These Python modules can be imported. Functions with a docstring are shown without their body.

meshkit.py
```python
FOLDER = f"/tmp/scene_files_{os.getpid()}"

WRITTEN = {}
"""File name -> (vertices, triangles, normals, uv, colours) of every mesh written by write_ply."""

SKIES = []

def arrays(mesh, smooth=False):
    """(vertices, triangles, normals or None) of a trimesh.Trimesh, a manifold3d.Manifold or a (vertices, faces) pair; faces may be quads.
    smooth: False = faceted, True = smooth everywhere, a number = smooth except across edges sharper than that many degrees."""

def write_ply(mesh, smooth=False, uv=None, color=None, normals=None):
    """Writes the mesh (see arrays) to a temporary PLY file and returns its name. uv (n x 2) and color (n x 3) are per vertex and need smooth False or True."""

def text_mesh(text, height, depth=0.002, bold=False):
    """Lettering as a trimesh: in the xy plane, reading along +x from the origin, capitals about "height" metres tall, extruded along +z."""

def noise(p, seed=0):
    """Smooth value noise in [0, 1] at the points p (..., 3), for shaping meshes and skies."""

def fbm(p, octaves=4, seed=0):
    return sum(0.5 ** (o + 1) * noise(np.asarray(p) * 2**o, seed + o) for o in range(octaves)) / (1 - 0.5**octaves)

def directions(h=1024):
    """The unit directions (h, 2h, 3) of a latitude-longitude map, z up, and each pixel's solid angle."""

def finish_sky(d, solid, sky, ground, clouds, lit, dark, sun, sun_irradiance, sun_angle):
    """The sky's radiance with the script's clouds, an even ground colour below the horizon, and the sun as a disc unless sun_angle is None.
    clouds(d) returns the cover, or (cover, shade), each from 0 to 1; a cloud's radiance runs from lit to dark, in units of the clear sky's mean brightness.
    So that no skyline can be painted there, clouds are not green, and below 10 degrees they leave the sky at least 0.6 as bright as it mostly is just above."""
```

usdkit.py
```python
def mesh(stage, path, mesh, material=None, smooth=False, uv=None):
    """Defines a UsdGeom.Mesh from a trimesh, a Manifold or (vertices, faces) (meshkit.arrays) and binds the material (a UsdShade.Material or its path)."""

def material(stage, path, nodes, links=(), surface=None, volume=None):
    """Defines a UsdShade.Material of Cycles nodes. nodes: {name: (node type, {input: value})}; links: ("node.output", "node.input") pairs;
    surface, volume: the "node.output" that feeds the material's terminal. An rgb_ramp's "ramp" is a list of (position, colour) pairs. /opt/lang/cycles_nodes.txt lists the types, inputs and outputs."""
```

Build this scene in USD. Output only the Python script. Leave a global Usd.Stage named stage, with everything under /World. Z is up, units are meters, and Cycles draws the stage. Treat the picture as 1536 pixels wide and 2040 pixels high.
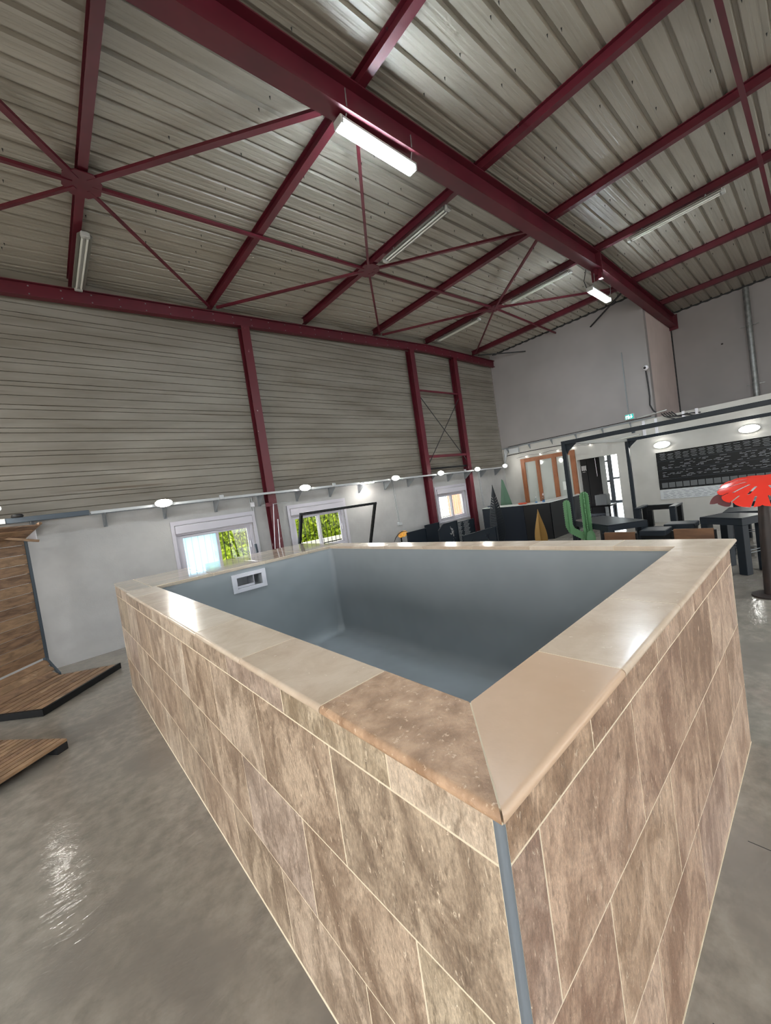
import math, random
import numpy as np, trimesh, usdkit, meshkit
from pxr import Usd, UsdGeom, UsdLux, UsdShade, Gf, Sdf
from shapely.geometry import Polygon, Point, LineString, box as sbox
from shapely import affinity, union_all as unary_union
import manifold3d as m3

random.seed(7); rng = np.random.default_rng(7)
stage = Usd.Stage.CreateInMemory()
UsdGeom.SetStageUpAxis(stage, UsdGeom.Tokens.z)
UsdGeom.SetStageMetersPerUnit(stage, 1.0)
stage.SetDefaultPrim(UsdGeom.Xform.Define(stage, '/World').GetPrim())
UsdGeom.Scope.Define(stage, '/World/Looks')

# ------------------------------------------------------------------ camera, sky, sun, exposure
F_PX = 776.62
RIGHT, DOWN, FWD = (np.array(r) for r in [[0.7424478, -0.6538609, -0.14573], [-0.135673, 0.0662665, -0.9885351], [0.6560215, 0.7537073, -0.0395118]])
cam = UsdGeom.Camera.Define(stage, '/World/camera')
mt = np.eye(4); mt[0, :3] = RIGHT; mt[1, :3] = -DOWN; mt[2, :3] = -FWD; mt[3, :3] = (0, 0, 2.0)
cam.AddTransformOp().Set(Gf.Matrix4d(*mt.ravel().tolist()))
cam.CreateHorizontalApertureAttr(36.0); cam.CreateVerticalApertureAttr(36.0 * 2040 / 1536)
cam.CreateFocalLengthAttr(36.0 * F_PX / 1536); cam.CreateFStopAttr(0.0)
cam.CreateClippingRangeAttr(Gf.Vec2f(0.05, 500)); cam.CreateExposureAttr(0.0)
EXPOSURE = 2.3
SKY, SUN, LED, WALL_LAMP, END_LAMP = 6.0, 240.0, 42.0, 36.0, 8.5
cam.GetExposureAttr().Set(EXPOSURE)

dome = UsdLux.DomeLight.Define(stage, '/World/sky_dome')
dome.CreateIntensityAttr(1.0)
sky_m = usdkit.material(stage, '/World/Looks/sky', {
    'sky': ('sky_texture', {'sky_type': 'hosek_wilkie', 'sun_direction': (-0.35, 0.62, 0.7), 'turbidity': 3.0, 'ground_albedo': 0.4, 'sun_disc': False}),
    'tc': ('texture_coordinate', {}), 'cn': ('noise_texture', {'scale': 2.2, 'detail': 6.0, 'roughness': 0.55}), 'cr': ('map_range', {'from_min': 0.30, 'from_max': 0.62, 'to_min': 0.45, 'to_max': 0.95, 'clamp': True}),
    'mx': ('mix_color', {'blend_type': 'mix', 'b': (0.300, 0.288, 0.268)}),
    'bg': ('background_shader', {'strength': SKY})}, [('tc.generated', 'cn.vector'), ('cn.fac', 'cr.value'), ('cr.result', 'mx.fac'), ('sky.color', 'mx.a'), ('mx.result', 'bg.color')], surface='bg.background')
UsdShade.MaterialBindingAPI.Apply(dome.GetPrim()).Bind(sky_m)
sun = UsdLux.DistantLight.Define(stage, '/World/sun')
sun.CreateIntensityAttr(SUN); sun.CreateAngleAttr(0.6); sun.CreateColorAttr(Gf.Vec3f(1.0, 0.95, 0.86))
def look_rot(d):
    z = -np.array(d) / np.linalg.norm(d); x = np.cross([0, 0, 1], z); x /= np.linalg.norm(x); y = np.cross(z, x)
    q = np.eye(4); q[0, :3], q[1, :3], q[2, :3] = x, y, z
    return Gf.Matrix4d(*q.ravel().tolist())
sun.AddTransformOp().Set(look_rot((0.35, -0.62, -0.7)))

# ------------------------------------------------------------------ naming and tagging
used = {}
def numbered(parent, name):
    k = (str(parent), name); n = used.get(k, 0); used[k] = n + 1
    return name if n == 0 else f'{name}_{n:03d}'
def tag(p, label=None, cat=None, group=None, kind=None):
    for k, v in (('label', label), ('category', cat), ('group', group), ('kind', kind)):
        if v: p.SetCustomDataByKey(k, v)
    return p
class Thing:
    def __init__(s, name, label=None, cat=None, loc=(0, 0, 0), rotz=0.0, group=None, kind=None):
        s.path = '/World/' + numbered('/World', name); s.loc = np.array(loc, float); s.rot = rotz
        x = UsdGeom.Xform.Define(stage, s.path); x.AddTranslateOp().Set(Gf.Vec3d(*map(float, loc)))
        if rotz: x.AddRotateZOp().Set(float(math.degrees(rotz)))
        s.prim = tag(x.GetPrim(), label, cat, group, kind); s.name = name; s.meta = (label, cat, group)
    def part(s, name, mesh, mat, under=None, local=False, smooth=30, label=None, kind=None):
        base = under or s.path; path = base + '/' + numbered(base, name)
        v, f = raw(mesh)
        if not local:
            v = v - s.loc
            if s.rot:
                c, n = math.cos(-s.rot), math.sin(-s.rot); v = v @ np.array([[c, n, 0], [-n, c, 0], [0, 0, 1]])
        p = usdkit.mesh(stage, path, (v, f), M[mat], smooth=smooth).GetPrim()
        tag(p, label, kind=kind); return path
    def dup(s, loc, rotz=0.0, label=None, group=None):
        t = Thing(s.name, label or s.meta[0], s.meta[1], loc, rotz, group or s.meta[2])
        t.prim.GetReferences().AddInternalReference(s.prim.GetPath()); t.prim.SetInstanceable(True)
        return t
def single(name, mesh, mat, label=None, cat=None, group=None, kind=None, smooth=30):
    path = '/World/' + numbered('/World', name)
    return tag(usdkit.mesh(stage, path, raw(mesh), M[mat], smooth=smooth).GetPrim(), label, cat, group, kind)

# ------------------------------------------------------------------ geometry
def raw(m):
    if isinstance(m, list): m = cat(m)
    if hasattr(m, 'to_mesh'):
        q = m.to_mesh(); return np.array(q.vert_properties[:, :3], float), np.array(q.tri_verts, int)
    if isinstance(m, tuple): return np.asarray(m[0], float), np.asarray(m[1], int)
    return np.array(m.vertices, float), np.array(m.faces, int)
def cat(ms):
    vs, fs, n = [], [], 0
    for m in ms:
        v, f = raw(m); vs.append(v); fs.append(f + n); n += len(v)
    return np.vstack(vs), np.vstack(fs)
_cb = [(0, 1), (1, 0)]
def box(x0, x1, y0, y1, z0, z1, c=0.0):
    if c <= 0:
        b = trimesh.creation.box((x1 - x0, y1 - y0, z1 - z0)); b.apply_translation(((x0 + x1) / 2, (y0 + y1) / 2, (z0 + z1) / 2)); return b
    P = []
    for X, Y, Z in [(x, y, z) for x in (0, 1) for y in (0, 1) for z in (0, 1)]:
        p = np.array([(x0, x1)[X], (y0, y1)[Y], (z0, z1)[Z]]); d = np.array([1 - 2 * X, 1 - 2 * Y, 1 - 2 * Z]) * c
        for k in range(3):
            q = p + d; q[k] = p[k]; P.append(q)
    return trimesh.PointCloud(P).convex_hull
def cbox(cx, cy, cz, sx, sy, sz, c=0.0): return box(cx - sx / 2, cx + sx / 2, cy - sy / 2, cy + sy / 2, cz - sz / 2, cz + sz / 2, c)
def frame_mat(p0, p1, up):
    d = np.array(p1, float) - np.array(p0, float); L = np.linalg.norm(d); d /= L
    u = np.array(up, float); u = u - d * (u @ d); u /= np.linalg.norm(u); s = np.cross(u, d)
    T = np.eye(4); T[:3, 0], T[:3, 1], T[:3, 2], T[:3, 3] = s, u, d, p0
    return T, L
def extrude(poly, t):
    if poly.geom_type == 'Polygon': return trimesh.creation.extrude_polygon(poly, t)
    return trimesh.util.concatenate([trimesh.creation.extrude_polygon(p, t) for p in poly.geoms if p.geom_type == 'Polygon' and p.area > 1e-6])
def biggest(p): return p if p.geom_type == 'Polygon' else max(p.geoms, key=lambda q_: q_.area)
def prism(poly, p0, p1, up=(0, 0, 1)):
    T, L = frame_mat(p0, p1, up); m = extrude(poly, L); m.apply_transform(T); return m
def ibeam(h, b, tf, tw):
    return unary_union([sbox(-b / 2, -h / 2, b / 2, -h / 2 + tf), sbox(-b / 2, h / 2 - tf, b / 2, h / 2), sbox(-tw / 2, -h / 2, tw / 2, h / 2)])
def plate(poly, origin, ux, uy, t):
    """polygon in the plane spanned by ux, uy at origin; thickness t along ux x uy"""
    ux, uy = np.array(ux, float), np.array(uy, float); n = np.cross(ux, uy); n /= np.linalg.norm(n)
    m = extrude(poly, t); T = np.eye(4); T[:3, 0], T[:3, 1], T[:3, 2], T[:3, 3] = ux, uy, n, origin
    m.apply_transform(T); return m
def tube(pts, r, n=8, cap=True):
    pts = np.array(pts, float); k = len(pts); rs = np.full(k, r) if np.isscalar(r) else np.array(r, float)
    V, Fc = [], []; prev = None
    for i in range(k):
        d = pts[min(i + 1, k - 1)] - pts[max(i - 1, 0)]; d /= np.linalg.norm(d)
        if prev is None:
            a = np.array([0, 0, 1.0]) if abs(d[2]) < .9 else np.array([1.0, 0, 0])
        else: a = prev
        u = a - d * (a @ d); u /= np.linalg.norm(u); prev = u; w = np.cross(d, u)
        th = np.arange(n) / n * 2 * np.pi
        V.append(pts[i] + rs[i] * (np.cos(th)[:, None] * u + np.sin(th)[:, None] * w))
    for i in range(k - 1):
        for j in range(n):
            a, b = i * n + j, i * n + (j + 1) % n
            Fc += [(a, b, b + n), (a, b + n, a + n)]
    V = np.vstack(V)
    if cap:
        c0, c1 = len(V), len(V) + 1; V = np.vstack([V, pts[0], pts[-1]])
        for j in range(n):
            Fc += [(c0, (j + 1) % n, j), (c1, (k - 1) * n + j, (k - 1) * n + (j + 1) % n)]
    return V, np.array(Fc)
def bar(p0, p1, w, h, up=(0, 0, 1), c=0.0):
    return prism(sbox(-w / 2, -h / 2, w / 2, h / 2), p0, p1, up)
def lathe(prof, n=24, at=(0, 0, 0)):
    m = trimesh.creation.revolve(np.array(prof, float), sections=n); m.apply_translation(at); return m
def loft(loops, closed=True, cap0=False, cap1=False):
    n = len(loops[0]); V = np.vstack(loops); Fc = []
    for i in range(len(loops) - 1):
        for j in range(n if closed else n - 1):
            a, b = i * n + j, i * n + (j + 1) % n
            Fc += [(a, b, b + n), (a, b + n, a + n)]
    V = list(V)
    for flag, i in ((cap0, 0), (cap1, len(loops) - 1)):
        if flag:
            c = len(V); V.append(np.mean(loops[i], 0))
            for j in range(n):
                t = (c, i * n + (j + 1) % n, i * n + j); Fc.append(t if i == 0 else t[::-1])
    return np.array(V), np.array(Fc)
def mani(m):
    v, f = raw(m); return m3.Manifold(m3.Mesh(vert_properties=np.asarray(v, np.float32), tri_verts=np.asarray(f, np.uint32)))
def minus(a, *bs):
    a = mani(a)
    for b in bs: a = a - mani(b)
    return a
def rect(x0, y0, x1, y1): return sbox(min(x0, x1), min(y0, y1), max(x0, x1), max(y0, y1))

# ------------------------------------------------------------------ materials
M = {}
def L(r, g, b):
    return tuple(((c / 255) / 12.92 if c / 255 <= 0.04045 else ((c / 255 + 0.055) / 1.055) ** 2.4) for c in (r, g, b))
def mul(c, k): return tuple(x * k for x in c)
def mat(name, col, rough=0.5, metal=0.0, spec=0.5, col2=None, nscale=3.0, stretch=(1, 1, 1), lo=0.35, hi=0.65, offset=(0, 0, 0), detail=4.0, distort=0.0,
        bump=None, spots=None, coat=0.0, rough2=None):
    """col2: second colour mixed by noise; bump: (scale, distance, detail, stretch); spots: (scale, colour, threshold, stretch)"""
    n = {'p': ('principled_bsdf', {'base_color': col, 'roughness': rough, 'metallic': metal, 'specular_ior_level': spec, 'coat_weight': coat, 'coat_roughness': 0.06}), 'g': ('geometry', {})}
    l = []; last = None
    if col2:
        n['mp'] = ('mapping', {'scale': stretch, 'location': offset}); n['no'] = ('noise_texture', {'scale': nscale, 'detail': detail, 'roughness': 0.6, 'distortion': distort})
        n['rp'] = ('rgb_ramp', {'ramp': [(lo, col), (hi, col2)]})
        l += [('g.position', 'mp.vector'), ('mp.vector', 'no.vector'), ('no.fac', 'rp.fac')]; last = 'rp.color'
        if rough2 is not None:
            n['mr'] = ('map_range', {'from_min': lo, 'from_max': hi, 'to_min': rough, 'to_max': rough2, 'clamp': True}); l += [('no.fac', 'mr.value'), ('mr.result', 'p.roughness')]
    if spots:
        sc, c, th, st = spots
        n['ms'] = ('mapping', {'scale': st, 'location': offset}); n['ns'] = ('noise_texture', {'scale': sc, 'detail': 3.0, 'roughness': 0.65})
        n['mrs'] = ('map_range', {'from_min': th, 'from_max': th + 0.07, 'to_min': 0.0, 'to_max': 1.0, 'clamp': True})
        n['mx'] = ('mix_color', {'blend_type': 'mix', 'a': col, 'b': c})
        l += [('g.position', 'ms.vector'), ('ms.vector', 'ns.vector'), ('ns.fac', 'mrs.value'), ('mrs.result', 'mx.fac')]
        if last: l.append((last, 'mx.a'))
        last = 'mx.result'
    if last: l.append((last, 'p.base_color'))
    if bump:
        sc, d, det, st = bump
        n['mb'] = ('mapping', {'scale': st, 'location': offset}); n['nb'] = ('noise_texture', {'scale': sc, 'detail': det, 'roughness': 0.6}); n['bu'] = ('bump', {'distance': d, 'strength': 1.0})
        l += [('g.position', 'mb.vector'), ('mb.vector', 'nb.vector'), ('nb.fac', 'bu.height'), ('bu.normal', 'p.normal')]
    M[name] = usdkit.material(stage, '/World/Looks/' + name, n, l, surface='p.BSDF')
def emit(name, col, s):
    M[name] = usdkit.material(stage, '/World/Looks/' + name, {'e': ('emission', {'color': col, 'strength': s})}, [], surface='e.emission')

# building
mat('floor_concrete', L(158, 150, 139), 0.10, col2=L(127, 120, 110), nscale=9.0, lo=0.32, hi=0.68, detail=12, distort=0.1, spots=(0.7, L(132, 125, 116), 0.52, (1, 1, 1)), bump=(10.0, 0.0045, 3.0, (0.55, 1.6, 1)), rough2=0.20)
mat('masonry_paint', L(172, 170, 168), 0.75, col2=L(160, 158, 156), nscale=1.3, bump=(30, 0.002, 3, (1, 1, 1)))
mat('cladding_paint', L(126, 120, 111), 0.6, col2=L(98, 90, 78), nscale=1.4, stretch=(0.35, 1, 2.2), lo=0.4, hi=0.75, detail=6, spots=(1.8, L(84, 72, 58), 0.66, (0.12, 1, 6)))
mat('cladding_dark', L(95, 86, 74), 0.7)
mat('roof_sheet', L(162, 156, 145), 0.42, spec=0.5, col2=L(144, 138, 127), nscale=0.8, stretch=(0.35, 2.2, 1), lo=0.35, hi=0.7, spots=(1.6, L(128, 121, 108), 0.72, (0.6, 3, 1)))
mat('red_steel', L(92, 22, 37), 0.45, col2=L(78, 18, 31), nscale=2.0)
mat('red_steel_worn', L(86, 24, 34), 0.42, spots=(9.0, L(178, 160, 158), 0.70, (1, 1, 0.6)))
mat('end_wall_paint', L(152, 146, 146), 0.8, col2=L(142, 137, 137), nscale=0.5, bump=(25, 0.002, 3, (1, 1, 1)))
mat('return_paint', L(204, 188, 184), 0.8, col2=L(192, 176, 172), nscale=0.8)
mat('white_paint', L(190, 187, 181), 0.7, col2=L(178, 175, 169), nscale=1.1)
mat('outer_wall', L(196, 192, 186), 0.8)
mat('galvanised', L(150, 152, 152), 0.4, metal=0.6, col2=L(120, 122, 122), nscale=8)
mat('grey_plastic', L(176, 178, 180), 0.45)
mat('grey_metal', L(128, 132, 136), 0.45)
mat('white_plastic', L(216, 214, 220), 0.4)
mat('lamp_white', L(170, 170, 167), 0.45)
mat('tube_glass', L(214, 214, 208), 0.25)
mat('reflector', L(120, 118, 112), 0.4, metal=0.3)
mat('mesh_grey', L(92, 94, 96), 0.6)
mat('dark_cable', L(38, 38, 40), 0.6)
mat('slate_paint', L(62, 72, 82), 0.5)
mat('pvc_frame', L(186, 182, 190), 0.4)
mat('black_rubber', L(30, 30, 32), 0.7)
# pool
mat('grout', L(222, 206, 180), 0.85)
mat('liner', L(152, 157, 160), 0.42, col2=L(142, 148, 150), nscale=0.9, bump=(2.2, 0.02, 2, (1, 1, 0.5)))
mat('core_render', L(150, 146, 140), 0.9)
mat('corner_aluminium', L(142, 150, 158), 0.35, metal=0.7)
def travertine(name, a, b, off):
    """cloudy stone with streaks that run down the tile, brown veins and pale pits"""
    n = {'p': ('principled_bsdf', {'roughness': 0.34}), 'g': ('geometry', {}),
         'm1': ('mapping', {'scale': (1.3, 1.3, 0.75), 'location': off}), 'n1': ('noise_texture', {'scale': 4.2, 'detail': 9.0, 'roughness': 0.66, 'distortion': 0.9}),
         'r1': ('rgb_ramp', {'ramp': [(0.40, tuple(x * 1.12 for x in a)), (0.50, tuple((x + y) / 2 for x, y in zip(a, b))), (0.60, tuple(x * 0.88 for x in b))]}),
         'm2': ('mapping', {'scale': (3.2, 3.2, 1.1), 'location': off}), 'n2': ('noise_texture', {'scale': 6.5, 'detail': 9.0, 'roughness': 0.7, 'distortion': 1.2}),
         'r2': ('map_range', {'from_min': 0.53, 'from_max': 0.66, 'to_min': 0.0, 'to_max': 0.75, 'clamp': True}), 'x2': ('mix_color', {'blend_type': 'mix', 'b': tuple(x * 0.62 for x in b)}),
         'm3': ('mapping', {'scale': (2.2, 2.2, 0.8), 'location': off}), 'n3': ('noise_texture', {'scale': 32.0, 'detail': 4.0, 'roughness': 0.7, 'distortion': 0.8}),
         'r3': ('map_range', {'from_min': 0.62, 'from_max': 0.68, 'to_min': 0.0, 'to_max': 0.8, 'clamp': True}), 'x3': ('mix_color', {'blend_type': 'mix', 'b': L(226, 208, 184)}),
         'n4': ('noise_texture', {'scale': 60.0, 'detail': 6.0, 'roughness': 0.8}), 'r4': ('map_range', {'from_min': 0.38, 'from_max': 0.62, 'to_min': 0.72, 'to_max': 1.22}), 'x4': ('mix_color', {'blend_type': 'multiply', 'fac': 1.0}),
         'ad': ('math', {'math_type': 'subtract'}), 'bu': ('bump', {'distance': 0.0022, 'strength': 1.0})}
    l = [('g.position', 'm1.vector'), ('m1.vector', 'n1.vector'), ('n1.fac', 'r1.fac'), ('g.position', 'm2.vector'), ('m2.vector', 'n2.vector'), ('n2.fac', 'r2.value'), ('r2.result', 'x2.fac'), ('r1.color', 'x2.a'),
         ('g.position', 'm3.vector'), ('m3.vector', 'n3.vector'), ('n3.fac', 'r3.value'), ('r3.result', 'x3.fac'), ('x2.result', 'x3.a'), ('m3.vector', 'n4.vector'), ('n4.fac', 'r4.value'), ('x3.result', 'x4.a'), ('r4.result', 'x4.b'),
         ('x4.result', 'p.base_color'), ('n2.fac', 'ad.value2'), ('n3.fac', 'ad.value1'), ('ad.value', 'bu.height'), ('bu.normal', 'p.normal')]
    M[name] = usdkit.material(stage, '/World/Looks/' + name, n, l, surface='p.BSDF')
TILES = [(L(188, 167, 146), L(148, 126, 106)), (L(196, 177, 156), L(162, 140, 118)), (L(180, 158, 136), L(140, 116, 96)), (L(186, 168, 144), L(150, 130, 106)),
         (L(184, 164, 148), L(150, 128, 112)), (L(176, 156, 134), L(136, 115, 96)), (L(198, 180, 160), L(166, 143, 122)), (L(182, 160, 137), L(142, 118, 98))]
ROSY = [(L(190, 161, 138), L(152, 121, 100)), (L(196, 168, 146), L(160, 130, 108)), (L(182, 153, 130), L(142, 110, 90)), (L(192, 164, 139), L(154, 124, 100)),
        (L(187, 161, 142), L(151, 122, 105)), (L(180, 150, 127), L(138, 108, 88)), (L(199, 172, 149), L(165, 134, 113)), (L(184, 155, 132), L(144, 112, 93))]
for k in range(8):
    travertine(f'travertine_{k}', *TILES[k], (k * 3.7, k * 5.1, k * 2.3)); travertine(f'travertine_rosy_{k}', *ROSY[k], (k * 2.9 + 40, k * 4.7, k * 3.1))
COPE = [(L(214, 196, 176), L(199, 179, 157)), (L(209, 189, 168), L(193, 171, 149)), (L(217, 201, 182), L(203, 184, 163)), (L(212, 192, 171), L(196, 174, 152))]
for k, (a, b) in enumerate(COPE):
    mat(f'coping_{k}', a, 0.21, col2=b, nscale=6.0, stretch=(1, 1, 1), lo=0.36, hi=0.64, offset=(k * 2.1, k * 4.3, 0), detail=7, distort=0.5, spots=(30, L(222, 208, 186), 0.67, (1, 1, 1)), bump=(26, 0.0006, 3, (1, 1, 1)))
mat('coping_brown', L(198, 162, 131), 0.42, col2=L(152, 118, 90), nscale=13.0, lo=0.36, hi=0.64, detail=12, distort=0.3, spots=(60, L(214, 186, 158), 0.62, (1, 1, 1)), bump=(60, 0.003, 6, (1, 1, 1)))
mat('coping_peach', L(205, 174, 147), 0.30, col2=L(196, 164, 136), nscale=2.4, lo=0.38, hi=0.62, detail=5, spots=(42, L(222, 198, 170), 0.70, (1, 1, 1)), bump=(30, 0.0006, 3, (1, 1, 1)))
for k, (a, b) in enumerate([(L(196, 182, 164), L(160, 146, 130)), (L(204, 190, 172), L(178, 162, 146))]):
    mat(f'lid_{k}', a, 0.07, col2=b, nscale=3.0, stretch=(0.7, 2.2, 1), offset=(k * 3, k, 0), detail=7, distort=0.8, bump=(9, 0.0003, 2, (1, 1, 1)))
# furniture
for k, (a, b) in enumerate([(L(134, 105, 80), L(98, 75, 56)), (L(144, 115, 88), L(110, 86, 64)), (L(126, 98, 75), L(90, 68, 51))]):
    mat(f'timber_{k}', mul(a, 1.2), 0.6, col2=mul(b, 1.15), nscale=4.0, stretch=(1.0, 1.0, 5.0), offset=(k * 2.2, k, k * 3), detail=6, distort=0.8, bump=(22, 0.0012, 4, (1, 1, 3)))
    mat(f'deck_timber_{k}', mul(a, 1.45), 0.6, col2=mul(b, 1.35), nscale=4.0, stretch=(1.0, 1.0, 5.0), offset=(k * 5.2, k, k), detail=6, distort=0.8, spots=(2.4, L(178, 150, 122), 0.66, (1, 1, 1)))
mat('charcoal_metal', L(32, 38, 45), 0.45, spec=0.25)
mat('charcoal_top', L(36, 41, 47), 0.32, spec=0.25)
mat('black_metal', L(17, 18, 20), 0.42, spec=0.25)
mat('black_gloss', L(11, 12, 15), 0.3, spec=0.25)
mat('navy_panel', L(27, 33, 43), 0.5, spec=0.25)
mat('counter_top', L(200, 200, 198), 0.25)
mat('cactus_green', L(96, 140, 98), 0.45)
mat('leaf_red', L(232, 62, 48), 0.22)
mat('leaf_dark_red', L(96, 16, 26), 0.5)
mat('leaf_yellow', L(236, 160, 36), 0.35)
mat('leaf_brown', L(150, 116, 62), 0.35, metal=0.5)
mat('leaf_black', L(24, 30, 36), 0.4, spec=0.3)
mat('trunk_brown', L(52, 40, 36), 0.5, col2=L(38, 30, 28), nscale=6)
mat('orange_wood', L(158, 98, 62), 0.5, col2=L(136, 80, 48), nscale=5, stretch=(1, 1, 0.3))
mat('chair_wood', L(118, 84, 58), 0.5, col2=L(90, 62, 43), nscale=5, stretch=(1, 0.4, 2))
mat('paper', L(226, 228, 224), 0.8)
mat('red_cloth', L(198, 84, 58), 0.8)
mat('panel_slot', L(140, 144, 148), 0.5)
mat('white_board', L(196, 198, 200), 0.5)
mat('green_sheet', L(72, 104, 82), 0.4)
mat('sign_green', L(20, 120, 110), 0.5)
M['hedge_leaf'] = usdkit.material(stage, '/World/Looks/hedge_leaf', {'d': ('diffuse_bsdf', {'color': L(160, 186, 70)}), 't': ('translucent_bsdf', {'color': L(228, 236, 96)}), 'm': ('mix_closure', {'fac': 0.6})},
    [('d.BSDF', 'm.closure1'), ('t.BSDF', 'm.closure2')], surface='m.closure')
mat('hedge_dark', L(60, 84, 30), 0.7)
mat('pale_wall', L(214, 212, 206), 0.8)
mat('brick_shed', L(204, 112, 84), 0.8)
mat('blue_van', L(176, 200, 228), 0.5)
mat('yard', L(190, 184, 172), 0.85)
mat('lobby_floor', L(58, 62, 68), 0.08)
mat('lobby_dark', L(40, 46, 56), 0.5)
mat('lobby_white', L(196, 204, 214), 0.5)
emit('led_on', (0.80, 0.92, 1.0), LED)
emit('wall_lamp_on', (1.0, 0.98, 0.90), WALL_LAMP)
emit('end_lamp_on', (1.0, 0.99, 0.94), END_LAMP)
emit('tiny_bulb', (1.0, 0.97, 0.9), 4.0)
emit('exit_green', L(40, 150, 140), 0.45)
emit('exit_white', (0.75, 1.0, 1.0), 0.9)
def pane(name, tint, frost=0.0, frost_col=(1, 1, 1), refl=1.0):
    n = {'t': ('transparent_bsdf', {'color': tint}), 'g': ('glossy_bsdf', {'color': (refl,) * 3, 'roughness': 0.01}), 'f': ('layer_weight', {'blend': 0.5}), 'f5': ('math', {'math_type': 'power', 'value2': 5.0}), 'fm': ('math', {'math_type': 'multiply_add', 'value2': 0.9, 'value3': 0.035}), 'm': ('mix_closure', {})}
    l = [('f.facing', 'f5.value1'), ('f5.value', 'fm.value1'), ('fm.value', 'm.fac'), ('g.BSDF', 'm.closure2')]
    if frost:
        n['d'] = ('translucent_bsdf', {'color': frost_col}); n['m2'] = ('mix_closure', {'fac': frost}); l += [('t.BSDF', 'm2.closure1'), ('d.BSDF', 'm2.closure2'), ('m2.closure', 'm.closure1')]
    else: l.append(('t.BSDF', 'm.closure1'))
    M[name] = usdkit.material(stage, '/World/Looks/' + name, n, l, surface='m.closure')
pane('clear_pane', (0.96, 0.98, 0.97)); pane('milky_pane', (0.72, 0.90, 1.0), 0.30, (0.55, 0.78, 0.92)); mat('office_pane', L(188, 192, 186), 0.06, spec=0.6)
pane('bottle_clear', (0.9, 0.95, 0.98)); pane('bottle_blue', (0.45, 0.7, 0.98))

# ------------------------------------------------------------------ room shell
XB, YR, XE, XU, YG = -9.0, -9.0, 13.95, 17.05, 8.5         # back wall, right wall, end wall, recessed upper end wall, left (gable) wall
RIDGE = 10.2
def zp(x): return 6.42 + 0.04 * (x - 0.93) if x <= RIDGE else 6.42 + 0.04 * (RIDGE - 0.93) - 0.02 * (x - RIDGE)   # purlin underside
PH = 0.15                                                 # purlin height
fl = box(XB - .2, 23.5, YR - .2, YG + .25, -0.15, 0.0)
flo = Thing('floor', kind='structure')
flo.part('slab', fl, 'floor_concrete')
for x in (1.51, 2.44, 5.9): flo.part('saw_cut', box(x - .002, x + .002, YR, .40, 0, .0006), 'dark_cable')

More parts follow.
